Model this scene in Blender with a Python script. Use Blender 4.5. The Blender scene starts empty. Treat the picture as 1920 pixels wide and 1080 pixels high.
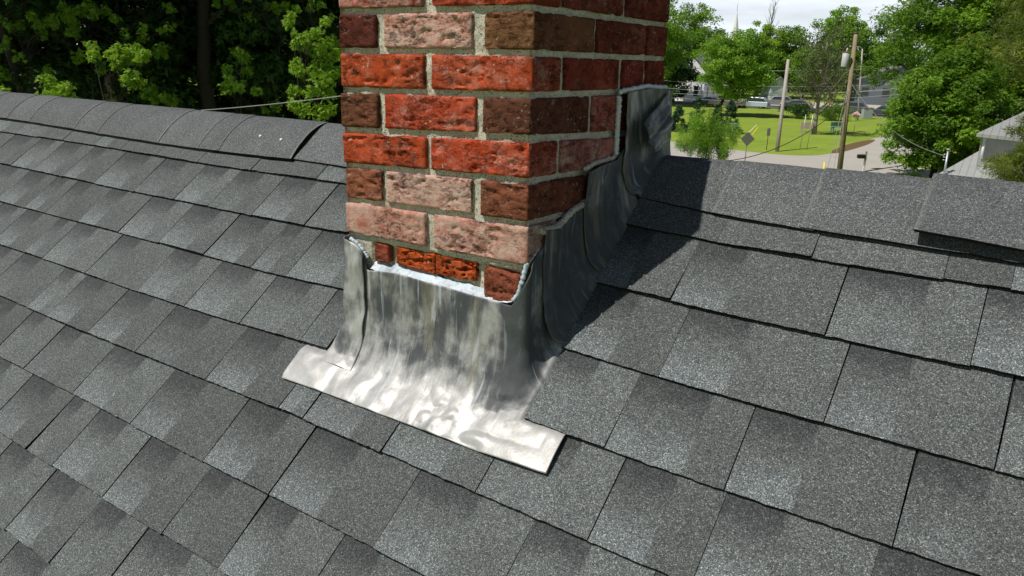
import bpy, math, random
import numpy as np
from mathutils import Vector, noise, Matrix
C = bpy.context.scene.collection
S = bpy.context.scene
PI = math.pi
# ------------------------------------------------------------------ camera
Z0 = 6.414
CW, CD = 0.413, 0.5205
TH = math.radians(39.26); PS = math.radians(-1.31)
PLZ, PS0, EX = -0.5615, 0.5165, 0.1429
yaw, pit, rol, FPX = -0.5773, 0.2963, 0.0242, 1406.8
fw = Vector((math.sin(yaw)*math.cos(pit), math.cos(yaw)*math.cos(pit), -math.sin(pit)))
r0 = Vector((math.cos(yaw), -math.sin(yaw), 0)); u0 = r0.cross(fw)
rt = r0*math.cos(rol) + u0*math.sin(rol); up = -r0*math.sin(rol) + u0*math.cos(rol)
CAM = Vector((1.0455, -1.0133, -0.0143+Z0))
cd = bpy.data.cameras.new('camera'); cam = bpy.data.objects.new('camera', cd); C.objects.link(cam)
cd.sensor_width = 36; cd.lens = 36*FPX/1920; cd.clip_start = 0.05; cd.clip_end = 3000
M = Matrix.Identity(4)
for i in range(3):
    M[i][0] = rt[i]; M[i][1] = up[i]; M[i][2] = -fw[i]; M[i][3] = CAM[i]
cam.matrix_world = M; S.camera = cam
def rayd(px, py): return fw + rt*((px-960)/FPX) - up*((py-540)/FPX)
def at(px, py, dist): return CAM + rayd(px, py)*dist          # dist = depth along the view axis
def ground_pt(px, py, z=0.0):
    d = rayd(px, py); return CAM + d*((z-CAM.z)/d.z)
def gdist(px, d, z=0.0):                                      # ground point on column px at depth d
    lo, hi = 100, 2000
    for _ in range(40):
        m = (lo+hi)/2
        if at(px, m, d).z > z: lo = m
        else: hi = m
    return at(px, lo, d)
# ------------------------------------------------------------------ light
SUNEL = math.radians(58); az = math.radians(57.5)            # shadows run towards this azimuth
sv = Vector((-math.cos(az)*math.cos(SUNEL), -math.sin(az)*math.cos(SUNEL), math.sin(SUNEL)))
ld = bpy.data.lights.new('sun', 'SUN'); ld.energy = 5.0; ld.angle = math.radians(0.5); ld.color = (1, 0.95, 0.87)
lo = bpy.data.objects.new('sun', ld); C.objects.link(lo); lo.rotation_euler = sv.to_track_quat('Z', 'Y').to_euler(); lo.location = (0, 0, 30)
W = bpy.data.worlds.new("World"); S.world = W; W.use_nodes = True
wn = W.node_tree; wn.nodes.clear()
def wN(t): return wn.nodes.new(t)
sky = wN('ShaderNodeTexSky'); sky.sky_type = 'NISHITA'; sky.sun_disc = False; sky.sun_elevation = SUNEL
sky.sun_rotation = math.atan2(sv.x, sv.y); sky.air_density = 0.8; sky.dust_density = 0.4; sky.ozone_density = 1.0
tc = wN('ShaderNodeTexCoord'); mp = wN('ShaderNodeMapping'); mp.inputs['Scale'].default_value = (2.0, 2.0, 14)
nz = wN('ShaderNodeTexNoise'); nz.inputs['Scale'].default_value = 1.6; nz.inputs['Detail'].default_value = 7; nz.inputs['Roughness'].default_value = 0.55
cr = wN('ShaderNodeMapRange'); cr.inputs[1].default_value = 0.22; cr.inputs[2].default_value = 0.52; cr.inputs[3].default_value = 0.38; cr.inputs[4].default_value = 0.95
mx = wN('ShaderNodeMix'); mx.data_type = 'RGBA'; mx.inputs[7].default_value = (19.2, 20.6, 22.2, 1)
bg = wN('ShaderNodeBackground'); bg.inputs['Strength'].default_value = 0.05; wo = wN('ShaderNodeOutputWorld')
wl = wn.links.new
wl(tc.outputs['Generated'], mp.inputs[0]); wl(mp.outputs[0], nz.inputs[0]); wl(nz.outputs[0], cr.inputs[0])
sx_ = wN('ShaderNodeSeparateXYZ'); wl(tc.outputs['Generated'], sx_.inputs[0])
fr_ = wN('ShaderNodeMapRange'); fr_.inputs[1].default_value = .12; fr_.inputs[2].default_value = .28; fr_.inputs[3].default_value = 1; fr_.inputs[4].default_value = .0; wl(sx_.outputs[2], fr_.inputs[0])
mu_ = wN('ShaderNodeMath'); mu_.operation = 'MULTIPLY'; wl(cr.outputs[0], mu_.inputs[0]); wl(fr_.outputs[0], mu_.inputs[1]); wl(mu_.outputs[0], mx.inputs[0]); wl(sky.outputs[0], mx.inputs[6]); wl(mx.outputs[2], bg.inputs[0]); wl(bg.outputs[0], wo.inputs[0])
S.view_settings.view_transform = 'Standard'; S.view_settings.look = 'None'; S.view_settings.exposure = 0.0; S.view_settings.gamma = 1
S.render.engine = 'CYCLES'
rnd = random.Random(7)
# ------------------------------------------------------------------ helpers
def new_obj(name, mesh, mat=None, parent=None):
    o = bpy.data.objects.new(name, mesh); C.objects.link(o)
    if mat:
        for m in (mat if isinstance(mat, (list, tuple)) else [mat]): mesh.materials.append(m)
    if parent: o.parent = parent
    return o
def tag(o, label=None, cat=None, group=None, kind=None):
    if label: o['label'] = label
    if cat: o['category'] = cat
    if group: o['group'] = group
    if kind: o['kind'] = kind
    return o
def empty(name, loc, label, cat, group=None, rz=0):
    o = bpy.data.objects.new(name, None); C.objects.link(o); o.location = loc; o.rotation_euler = (0, 0, rz)
    o.empty_display_size = 0.2
    bpy.context.view_layer.update()
    return tag(o, label, cat, group)
def fast_mesh(name, V, F, smooth=False, col=None, uv=None, mi=None):
    """V (n,3) array, F (m,k) array, k = 3 or 4"""
    V = np.asarray(V, dtype=np.float32); F = np.asarray(F, dtype=np.int32)
    me = bpy.data.meshes.new(name); me.vertices.add(len(V)); me.vertices.foreach_set('co', V.ravel())
    k = F.shape[1]; me.loops.add(F.size); me.loops.foreach_set('vertex_index', F.ravel())
    me.polygons.add(len(F)); me.polygons.foreach_set('loop_start', np.arange(0, F.size, k, dtype=np.int32))
    me.polygons.foreach_set('loop_total', np.full(len(F), k, dtype=np.int32))
    if mi is not None: me.polygons.foreach_set('material_index', np.asarray(mi, dtype=np.int32))
    me.polygons.foreach_set('use_smooth', np.full(len(F), bool(smooth)))
    me.update(calc_edges=True)
    if col is not None:
        a = me.color_attributes.new('Col', 'FLOAT_COLOR', 'POINT'); a.data.foreach_set('color', np.asarray(col, dtype=np.float32).ravel())
    if uv is not None:                                   # per vertex uv -> per loop
        l = me.uv_layers.new(name='UVMap'); l.data.foreach_set('uv', np.asarray(uv, dtype=np.float32)[F.ravel()].ravel())
    return me
class MB:
    """collects quads and triangles for ONE mesh"""
    def __init__(s): s.v = []; s.f = []; s.m = []; s.sm = []
    def add(s, V, F, mi=0, sm=False):
        b = len(s.v); s.v += [tuple(p) for p in V]; s.f += [tuple(i+b for i in f) for f in F]; s.m += [mi]*len(F); s.sm += [sm]*len(F)
    def box(s, x0, x1, y0, y1, z0, z1, mi=0):
        s.add([(x0,y0,z0),(x1,y0,z0),(x1,y1,z0),(x0,y1,z0),(x0,y0,z1),(x1,y0,z1),(x1,y1,z1),(x0,y1,z1)],
              [(0,3,2,1),(4,5,6,7),(0,1,5,4),(1,2,6,5),(2,3,7,6),(3,0,4,7)], mi)
    def tube(s, P, R, n=8, mi=0, sm=True, cap=True):
        P = [Vector(p) for p in P]; R = R if isinstance(R, (list, tuple)) else [R]*len(P)
        V = []; last = None
        for i, p in enumerate(P):
            d = (P[min(i+1, len(P)-1)] - P[max(i-1, 0)]).normalized()
            a = last if last is not None else (Vector((1,0,0)) if abs(d.x) < .9 else Vector((0,1,0)))
            e = (a - d*a.dot(d)).normalized(); g = d.cross(e); last = e
            for k in range(n):
                t = 2*PI*k/n; V.append(p + e*math.cos(t)*R[i] + g*math.sin(t)*R[i])
        F = []
        for i in range(len(P)-1):
            for k in range(n):
                k2 = (k+1) % n; F.append((i*n+k, i*n+k2, (i+1)*n+k2, (i+1)*n+k))
        if cap: F.append(tuple(range(n-1, -1, -1))); F.append(tuple((len(P)-1)*n+k for k in range(n)))
        s.add(V, F, mi, sm)
    def prism(s, prof, x0, x1, mi=0):                    # profile in (y,z), extruded along x
        n = len(prof); s.add([(x0, a, b) for a, b in prof]+[(x1, a, b) for a, b in prof],
            [tuple(range(n)), tuple(range(2*n-1, n-1, -1))]+[(i, n+i, n+(i+1) % n, (i+1) % n) for i in range(n)], mi)
    def build(s, name, mat, parent=None, loc=None, bevel=0):
        me = bpy.data.meshes.new(name); me.from_pydata(s.v, [], s.f)
        me.polygons.foreach_set('material_index', s.m); me.polygons.foreach_set('use_smooth', s.sm); me.update()
        o = new_obj(name, me, mat, parent)
        if loc is not None: o.location = loc
        if bevel:
            b = o.modifiers.new('bevel', 'BEVEL'); b.width = bevel; b.segments = 2; b.limit_method = 'ANGLE'
        return o
# ------------------------------------------------------------------ materials
class NT:
    def __init__(s, name, rough=0.8, metal=0.0, spec=0.5):
        s.m = bpy.data.materials.new(name); s.m.use_nodes = True; s.t = s.m.node_tree
        s.b = s.t.nodes['Principled BSDF']; s.b.inputs['Roughness'].default_value = rough
        s.b.inputs['Metallic'].default_value = metal; s.b.inputs['Specular IOR Level'].default_value = spec
        s.tc = s.n('ShaderNodeTexCoord')
    def n(s, t): return s.t.nodes.new(t)
    def l(s, a, b): s.t.links.new(a, b)
    def put(s, v, sock):
        if hasattr(v, 'links') or hasattr(v, 'is_linked'): s.l(v, sock)
        else: sock.default_value = (tuple(v)+(1,) if isinstance(v, (tuple, list)) and len(v) == 3 and len(sock.default_value) == 4 else v)
    def noise(s, scale, detail=4, rough=.5, coord='Object', mapping=None, dist=0, vec=None, color=False):
        x = s.n('ShaderNodeTexNoise'); x.inputs['Scale'].default_value = scale; x.inputs['Detail'].default_value = detail
        x.inputs['Roughness'].default_value = rough; x.inputs['Distortion'].default_value = dist
        v = vec or s.tc.outputs[coord]
        if mapping:
            mp = s.n('ShaderNodeMapping'); mp.inputs['Scale'].default_value = mapping; s.l(v, mp.inputs[0]); v = mp.outputs[0]
        s.l(v, x.inputs['Vector']); return x.outputs[1 if color else 0]
    def vor(s, scale, coord='Object', out=1, feature='F1', mapping=None):
        x = s.n('ShaderNodeTexVoronoi'); x.feature = feature; x.inputs['Scale'].default_value = scale
        v = s.tc.outputs[coord]
        if mapping:
            mp = s.n('ShaderNodeMapping'); mp.inputs['Scale'].default_value = mapping; s.l(v, mp.inputs[0]); v = mp.outputs[0]
        s.l(v, x.inputs['Vector']); return x.outputs[out]
    def sep(s, c):
        x = s.n('ShaderNodeSeparateColor'); s.l(c, x.inputs[0]); return x.outputs
    def rng(s, v, a, b, c=0.0, d=1.0, smooth=False):
        x = s.n('ShaderNodeMapRange'); s.put(v, x.inputs[0])
        if smooth: x.interpolation_type = 'SMOOTHSTEP'
        for i, q in enumerate((a, b, c, d)): s.put(q, x.inputs[i+1])
        return x.outputs[0]
    def math(s, op, a, b=0.0, clamp=False):
        x = s.n('ShaderNodeMath'); x.operation = op; x.use_clamp = clamp; s.put(a, x.inputs[0]); s.put(b, x.inputs[1]); return x.outputs[0]
    def mix(s, f, a, b, mode='MIX'):
        x = s.n('ShaderNodeMix'); x.data_type = 'RGBA'; x.blend_type = mode
        s.put(f, x.inputs[0]); s.put(a, x.inputs[6]); s.put(b, x.inputs[7]); return x.outputs[2]
    def ramp(s, v, stops):
        x = s.n('ShaderNodeValToRGB'); e = x.color_ramp.elements
        while len(e) < len(stops): e.new(0.5)
        for i, (p, c) in enumerate(stops): e[i].position = p; e[i].color = tuple(c)+(1,)
        s.l(v, x.inputs[0]); return x.outputs[0]
    def attr(s, name='Col'):
        x = s.n('ShaderNodeAttribute'); x.attribute_name = name; return x
    def bump(s, h, strength=.5, dist=.002, prev=None):
        x = s.n('ShaderNodeBump'); x.inputs['Strength'].default_value = strength; x.inputs['Distance'].default_value = dist
        s.l(h, x.inputs['Height'])
        if prev: s.l(prev, x.inputs['Normal'])
        s.l(x.outputs[0], s.b.inputs['Normal']); return x.outputs[0]
    def col(s, c): s.put(c, s.b.inputs['Base Color']); return s.m
def plain(name, c, rough=.7, metal=0.0, var=.25, scale=3.0, spec=.4):
    q = NT(name, rough, metal, spec); n = q.noise(scale, 5, .6)
    a = tuple(max(0, x*(1-var)) for x in c); b = tuple(min(1, x*(1+var)) for x in c)
    q.col(q.mix(n, a, b)); return q.m
def shingle_mat():
    q = NT('asphalt_shingle', .82, 0, .35)
    at_ = q.attr('Col'); r, g, b = q.sep(at_.outputs[0])[:3]      # r patch width, g tone, b light strength
    ux = q.n('ShaderNodeSeparateXYZ'); q.l(q.tc.outputs['UV'], ux.inputs[0]); u, v = ux.outputs[0], ux.outputs[1]
    wob = q.noise(60, 3, .6); v2 = q.math('ADD', v, q.math('MULTIPLY', q.math('SUBTRACT', wob, .5), .35))
    u2 = q.math('ADD', u, q.math('MULTIPLY', q.math('SUBTRACT', wob, .5), .06))
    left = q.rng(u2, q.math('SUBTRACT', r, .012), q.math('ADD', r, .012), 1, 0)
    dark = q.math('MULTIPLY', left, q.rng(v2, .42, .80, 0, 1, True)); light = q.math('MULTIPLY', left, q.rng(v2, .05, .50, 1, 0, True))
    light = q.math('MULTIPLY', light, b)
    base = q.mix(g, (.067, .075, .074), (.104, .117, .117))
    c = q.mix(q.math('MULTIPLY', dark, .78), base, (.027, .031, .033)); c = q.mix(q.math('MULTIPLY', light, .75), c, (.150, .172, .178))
    blot = q.noise(14, 4, .6); c = q.mix(1.0, c, q.mix(blot, (.80, .80, .82), (1.2, 1.2, 1.18)), 'MULTIPLY')
    # granules
    gr = q.sep(q.vor(740)); k1 = q.ramp(gr[0], [(0, (.30,)*3), (.35, (.70,)*3), (.7, (1.05,)*3), (.9, (1.5,)*3), (1, (2.7,)*3)])
    g2 = q.sep(q.vor(1300)); k2 = q.ramp(g2[1], [(0, (.45,)*3), (.6, (1.0,)*3), (1, (1.7,)*3)])
    hue = q.ramp(gr[1], [(0, (1.12, 1.0, .9)), (.3, (1, 1, 1)), (.7, (1, 1, 1)), (1, (.86, .98, 1.12))])
    c = q.mix(1.0, c, k1, 'MULTIPLY'); c = q.mix(1.0, c, k2, 'MULTIPLY'); c = q.mix(1.0, c, hue, 'MULTIPLY')
    q.bump(q.math('ADD', gr[2], q.noise(500, 2)), .55, .0012)
    return q.col(c)
MAT_SH = shingle_mat()
MAT_ASPH = plain('asphalt_edge', (.012, .012, .012), .95, 0, .4, 60, .1)
def cap_mat():
    q = NT('ridge_shingle', .82, 0, .35)
    tn = q.sep(q.attr('Col').outputs[0])[0]
    base = q.mix(tn, (.070, .077, .079), (.112, .122, .127)); blot = q.noise(11, 4, .6)
    c = q.mix(1.0, base, q.mix(blot, (.72,)*3, (1.3, 1.3, 1.28)), 'MULTIPLY')
    gr = q.sep(q.vor(740)); k1 = q.ramp(gr[0], [(0, (.30,)*3), (.35, (.70,)*3), (.7, (1.05,)*3), (.9, (1.5,)*3), (1, (2.7,)*3)])
    g2 = q.sep(q.vor(1300)); k2 = q.ramp(g2[1], [(0, (.5,)*3), (.6, (1.0,)*3), (1, (1.6,)*3)])
    ux = q.n('ShaderNodeSeparateXYZ'); q.l(q.tc.outputs['UV'], ux.inputs[0])
    e = q.math('MULTIPLY', q.rng(ux.outputs[0], .0, .035, 1, 0), q.rng(q.noise(120, 4), .25, .75))     # dusty worn lap edge
    c = q.mix(1.0, c, k1, 'MULTIPLY'); c = q.mix(1.0, c, k2, 'MULTIPLY'); c = q.mix(q.math('MULTIPLY', e, .55), c, (.25, .25, .235))
    q.bump(gr[2], .5, .0012); return q.col(c)
MAT_CAP = cap_mat()
def brick_mat():
    q = NT('weathered_brick', .97, 0, .04)
    A = q.attr('Col'); B = q.attr('Wear'); e, dk, _ = q.sep(B.outputs[0])[:3]
    c = A.outputs[0]
    n1 = q.noise(30, 9, .72); c = q.mix(1.0, c, q.mix(n1, (.38, .36, .36), (1.5, 1.5, 1.48)), 'MULTIPLY')
    lowf = q.noise(9, 4, .6); c = q.mix(q.rng(lowf, .5, .72, 0, .65), c, (.10, .035, .022)); c = q.mix(q.rng(lowf, .46, .30, 0, .35), c, (.42, .15, .09))
    fine = q.noise(260, 6, .75)
    n2 = q.noise(24, 12, .76, mapping=(1, 1, 1.5)); m = q.rng(q.math('ADD', q.math('ADD', n2, q.math('MULTIPLY', e, .46)), q.math('MULTIPLY', q.math('SUBTRACT', fine, .5), .5)), .58, 1.0, 0, .85, True)
    c = q.mix(m, c, (.56, .43, .36))
    patch = q.rng(q.noise(12, 3, .5), .38, .60)
    rag = q.noise(62, 9, .68, mapping=(.8, .8, 1.5)); pits = q.math('MULTIPLY', q.rng(rag, .42, .465, 1, 0), patch)
    small = q.rng(q.vor(230, out=0), .10, .22, 1, 0); pits = q.math('MAXIMUM', pits, q.math('MULTIPLY', small, q.math('MULTIPLY', patch, .6)))
    c = q.mix(q.math('MULTIPLY', pits, .65), c, (.060, .022, .016)); crack = pits
    n4 = q.noise(150, 4, .6); n5 = q.noise(19, 3, .6)
    l = q.math('MULTIPLY', q.rng(n4, .60, .66), q.rng(n5, .50, .62)); c = q.mix(q.math('MULTIPLY', l, .75), c, (.46, .45, .38))
    h = q.math('ADD', q.math('ADD', q.math('MULTIPLY', fine, .45), q.math('MULTIPLY', n1, .8)), q.math('MULTIPLY', crack, -1.1))
    h = q.math('ADD', h, q.math('MULTIPLY', q.math('MULTIPLY', q.rng(rag, .45, .70), patch), .7))
    q.bump(h, .95, .0035)
    return q.col(c)
MAT_BRICK = brick_mat()
def mortar_mat():
    q = NT('lime_mortar', .95, 0, .15); n = q.noise(120, 6, .75); n2 = q.noise(14, 4, .6)
    c = q.mix(n, (.34, .32, .25), (.85, .80, .67)); c = q.mix(q.rng(n2, .40, .62, 0, .6), c, (.38, .355, .28))
    gr = q.sep(q.vor(700)); c = q.mix(q.rng(gr[0], .86, .92), c, (.08, .075, .06))
    q.bump(q.math('ADD', n, gr[1]), .9, .0022); return q.col(c)
MAT_MORTAR = mortar_mat()
def lead_mat():
    q = NT('lead_sheet', .42, .80, .5)
    ux = q.n('ShaderNodeSeparateXYZ'); q.l(q.tc.outputs['UV'], ux.inputs[0]); u, v = ux.outputs[0], ux.outputs[1]
    A = q.sep(q.attr('Col').outputs[0])                       # r: patina, with the upright parts' shade painted in
    big = q.noise(11, 6, .62, dist=.4); st = q.noise(1, 7, .65, 'UV', (30, 8, 1), .35); st2 = q.noise(1, 5, .6, 'UV', (26, 3.5, 1), .8)
    w = q.math('ADD', q.math('MULTIPLY', q.math('SUBTRACT', st, .5), q.rng(A[0], .7, .95, 1.5, .5)), q.math('MULTIPLY', q.math('SUBTRACT', big, .5), 1.5))
    pat = q.rng(q.math('ADD', w, A[0]), .24, .84, 0, 1, True)
    c = q.mix(pat, (.37, .37, .365), (.056, .062, .068))
    tan = q.math('MULTIPLY', q.rng(st2, .56, .66), q.rng(A[0], .2, 1.0, .1, .75)); c = q.mix(tan, c, (.19, .165, .115))
    wh = q.math('MULTIPLY', q.rng(q.noise(1, 4, .6, 'UV', (85, 7, 1), .7), .60, .68), q.rng(A[0], .7, .9, .55, .15)); c = q.mix(wh, c, (.46, .50, .54)); mot = q.noise(60, 8, .78); c = q.mix(1.0, c, q.mix(mot, (.55,)*3, (1.38,)*3), 'MULTIPLY')
    q.l(q.math('ADD', .44, q.math('MULTIPLY', pat, .22)), q.b.inputs['Roughness']); q.l(q.rng(pat, 0, 1, .18, .12), q.b.inputs['Metallic'])
    b1 = q.bump(q.noise(1, 3, .5, 'UV', (30, 10, 1)), .4, .006); q.bump(q.noise(150, 5, .65), .3, .0015, b1)
    return q.col(c)
MAT_LEAD = lead_mat()
def seal_mat():
    q = NT('silicone_sealant', .42, 0, .4); n = q.noise(60, 6, .7); n2 = q.noise(18, 4, .6)
    c = q.mix(q.rng(n2, .35, .65), (.30, .37, .44), (.52, .60, .66)); c = q.mix(q.rng(n, .52, .66, 0, .75), c, (.22, .20, .17)); q.bump(n, .6, .003); return q.col(c)
MAT_SEAL = seal_mat()
MAT_LIME = plain('white_caulk', (.55, .57, .57), .8, 0, .35, 60, .3)
def leaf_mat(name, dark, light, trans=.35):
    q = NT(name, .5, 0, .35); r = q.sep(q.attr('Col').outputs[0])[0]
    c = q.mix(r, dark, light); q.col(c)
    t = q.n('ShaderNodeBsdfTranslucent'); tcx = q.mix(.5, c, tuple(min(1, x*1.9) for x in light)); q.l(tcx, t.inputs[0])
    ms = q.n('ShaderNodeMixShader'); ms.inputs[0].default_value = trans; out = q.t.nodes['Material Output']
    q.l(q.b.outputs[0], ms.inputs[1]); q.l(t.outputs[0], ms.inputs[2]); q.l(ms.outputs[0], out.inputs['Surface']); return q.m
LEAF_MAPLE = leaf_mat('maple_leaves', (.05, .115, .008), (.19, .34, .022))
LEAF_YOUNG = leaf_mat('young_leaves', (.10, .22, .015), (.27, .42, .03))
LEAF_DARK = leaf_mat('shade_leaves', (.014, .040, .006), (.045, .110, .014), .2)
LEAF_BRIGHT = leaf_mat('bright_leaves', (.075, .17, .012), (.22, .38, .03))
LEAF_PINE = leaf_mat('pine_needles', (.045, .085, .008), (.17, .21, .02), .25)
LEAF_SPRUCE = leaf_mat('spruce_needles', (.012, .045, .018), (.035, .095, .035), .15)
LEAF_OLIVE = leaf_mat('sparse_leaves', (.05, .09, .02), (.12, .17, .04), .3)
BARK = plain('bark', (.10, .082, .062), .95, 0, .45, 9, .1)
BARK_GREY = plain('grey_bark', (.24, .215, .17), .95, 0, .35, 9, .1)
BARK_DARK = plain('dark_bark', (.035, .030, .024), .95, 0, .45, 9, .1)
def grass_mat(name, a, b, s=.25):
    q = NT(name, .9, 0, .15); n = q.noise(s, 6, .65); n2 = q.noise(6, 5, .7); n3 = q.noise(.9, 3, .5, mapping=(1, .12, 1))
    c = q.mix(n, a, b); c = q.mix(1.0, c, q.mix(n2, (.6, .62, .6), (1.35, 1.35, 1.3)), 'MULTIPLY')
    c = q.mix(1.0, c, q.mix(n3, (.85, .88, .8), (1.15, 1.12, 1.1)), 'MULTIPLY'); q.bump(n2, .6, .05); return q.col(c)
GRASS = grass_mat('lawn_grass', (.14, .21, .025), (.265, .34, .05))
GRASS2 = grass_mat('verge_grass', (.10, .17, .015), (.20, .25, .03), .8)
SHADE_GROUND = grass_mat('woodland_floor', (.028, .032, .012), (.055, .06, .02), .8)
PAVE = plain('worn_pavement', (.37, .35, .32), .92, 0, .14, .5, .2)
ASPH_ROAD = plain('highway_asphalt', (.085, .087, .092), .9, 0, .15, .5, .2)
GRAVEL = plain('gravel_verge', (.40, .38, .34), .95, 0, .2, 1.2, .1)
POLEWOOD = plain('weathered_pole_wood', (.235, .19, .125), .95, 0, .35, 5, .1)
POLEGREY = plain('silvered_pole_wood', (.36, .33, .29), .95, 0, .25, 5, .1)
STEEL = plain('galvanised_steel', (.42, .44, .46), .45, .7, .12, 6)
WHITE = plain('white_paint', (.72, .72, .70), .6, 0, .06, 4)
WIREM = plain('wire_insulation', (.030, .030, .030), .6, 0, .2, 4)
WIREG = plain('aluminium_wire', (.30, .30, .30), .5, .5, .2, 4)
GLASS = plain('dark_window_glass', (.03, .04, .05), .08, 0, .2, 1, .9)
RUBBER = plain('tyre_rubber', (.02, .02, .02), .9, 0, .2, 10)
YELLOW = plain('yellow_plastic', (.75, .62, .03), .5, 0, .1, 5)
SIGNGREY = plain('sign_back_metal', (.20, .20, .19), .5, .4, .1, 3)
# ------------------------------------------------------------------ ground, roads
def poly_sheet(name, pts, z, mat, kind='structure'):
    me = bpy.data.meshes.new(name); me.from_pydata([(p.x, p.y, z) for p in pts], [], [tuple(range(len(pts)))]); me.update()
    if me.polygons[0].normal.z < 0: me.flip_normals()
    return tag(new_obj(name, me, mat), kind=kind)
def smooth_pts(px, n=6, closed=True):
    P = [ground_pt(*p) for p in px]; out = []; m = len(P)
    for i in range(m):
        a, b, c, d = P[(i-1) % m], P[i], P[(i+1) % m], P[(i+2) % m]
        for k in range(n):
            t = k/n; out.append(.5*((2*b)+(c-a)*t+(2*a-5*b+4*c-d)*t*t+(3*b-a-3*c+d)*t*t*t))
    return out
g = MB(); N_ = 60
for i in range(N_+1):
    for j in range(N_+1):
        x = -1500+3000*i/N_; y = -1500+3000*j/N_; g.v.append((x, y, 0))
for i in range(N_):
    for j in range(N_): g.f.append((i*(N_+1)+j, (i+1)*(N_+1)+j, (i+1)*(N_+1)+j+1, i*(N_+1)+j+1)); g.m.append(0); g.sm.append(False)
tag(g.build('ground', GRASS), kind='structure')
# woodland floor on the left
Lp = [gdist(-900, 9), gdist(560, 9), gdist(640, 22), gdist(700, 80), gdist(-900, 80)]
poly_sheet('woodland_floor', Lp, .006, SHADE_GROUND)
# side street: near edge, far edge
side = smooth_pts([(1150,262),(1262,266),(1400,284),(1500,292),(1565,287),(1612,270),(1650,256),(1700,246),(1790,240),(1900,238),(1980,262),(1850,275),(1720,290),(1700,294),(1680,299),(1690,307),(1730,315),(1800,322),(1980,335),(1980,350),(1790,342),(1740,331),(1640,326),(1560,325),(1480,322),(1380,318),(1150,305)], 5)
poly_sheet('side_street', side, .010, PAVE)
hw = [ground_pt(1100, 183), ground_pt(1300, 189.5), ground_pt(1490, 199), ground_pt(1700, 214), ground_pt(1990, 236), ground_pt(1990, 226), ground_pt(1700, 206), ground_pt(1490, 191), ground_pt(1300, 182.5), ground_pt(1100, 176)]
hwy = [ground_pt(a, b) for a, b in [(1100,191),(1260,194),(1380,199),(1480,206),(1620,217),(1990,244),(1990,232),(1620,210),(1480,199.5),(1380,194.5),(1260,190.5),(1100,188)]]
poly_sheet('highway', hwy, .012, ASPH_ROAD)
lot = [ground_pt(a, b) for a, b in [(1100,188),(1260,190.5),(1380,194.5),(1480,199.5),(1620,210),(1990,232),(1990,212),(1620,196),(1480,190),(1380,186),(1100,183)]]
poly_sheet('parking_lot', lot, .008, GRAVEL)
poly_sheet('gutter_verge', smooth_pts([(1600,268),(1560,283),(1572,287),(1625,272),(1640,262)], 5), .014, plain('bare_earth', (.13, .085, .045), .95, 0, .3, 2, .1))
poly_sheet('verge', smooth_pts([(1560,326),(1640,325),(1740,331),(1840,345),(1800,385),(1560,370)], 5), .016, GRASS2)
# ------------------------------------------------------------------ the house roof
ex = Vector((math.cos(PS), math.sin(PS), 0)); es = Vector((math.sin(PS)*math.cos(TH), -math.cos(PS)*math.cos(TH), -math.sin(TH)))
en = ex.cross(es); en = en if en.z > 0 else -en
ORI = Vector((CW, 0, PLZ+Z0))
SR = -0.062                                               # ridge
def RP(s, t, h=0.0): return ORI + ex*t + es*(s-PS0) + en*h
AMP = {0: .012, 1: .016, 2: .015, 3: .013, 4: .012, 5: .008, 6: .004, 7: .003}
def sdev(n, t):
    a = AMP.get(n, .002); return -a*math.exp(-((t+.28)/.42)**2) + .0035 + .0012*math.sin(t*5+n*1.7)
def sline(n, t): return n*EX + sdev(n, t)
house = empty('house', (0, 0, 0), 'house in the foreground under the grey shingle roof with the brick chimney', 'house')
T0, T1, NC = -5.2, 5.0, 27
deck = MB()
def rearpt(a, t, h=0):                                    # a = distance down the rear slope from the ridge
    p = RP(SR, t); e2 = Vector((-es.x, -es.y, es.z)); n2 = Vector((-en.x, -en.y, en.z)); return p + e2*a + n2*h
SE = NC*EX
SD = SR+.036
deck.add([RP(SD, T0, -.002), RP(SD, T1, -.002), RP(SE, T1, -.002), RP(SE, T0, -.002), RP(SD, T0, -.03), RP(SD, T1, -.03), RP(SE, T1, -.03), RP(SE, T0, -.03)],
         [(0,3,2,1),(4,5,6,7),(2,3,7,6),(0,4,7,3),(1,2,6,5)])
deck.add([rearpt(.036, T0, -.002), rearpt(.036, T1, -.002), rearpt(SE, T1, -.002), rearpt(SE, T0, -.002), rearpt(.036, T0, -.03), rearpt(.036, T1, -.03), rearpt(SE, T1, -.03), rearpt(SE, T0, -.03)],
         [(0,1,2,3),(4,7,6,5),(2,6,7,3),(0,3,7,4),(1,5,6,2)])
roof = deck.build('roof', MAT_ASPH, house)
KEY = {1: [-2.475,-2.302,-2.123,-1.918,-1.752,-1.546,-1.334,-1.092,-.832,.217,.381,.575,.662], 2: [-2.278,-2.116,-1.918,-1.721,-1.5,-1.296,-1.137,-.954,-.755,.185,.441,.635],
 3: [-2.146,-1.953,-1.824,-1.622,-1.404,-1.206,-1.005,-.82,-.695,.221,.477], 4: [-1.943,-1.729,-1.627,-1.383,-1.132,-.932,-.727,.188,.38,.599],
 5: [-1.493,-1.379,-1.176,-.966,-.702,-.465,-.394,-.19,.019,.224,.384], 6: [-1.465,-1.293,-1.058,-.814,-.557,-.36,-.102,.133], 7: [-1.052,-.939,-.737,-.532,-.365,-.17], 8: [-.926,-.742], 9: [-.873]}
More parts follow.
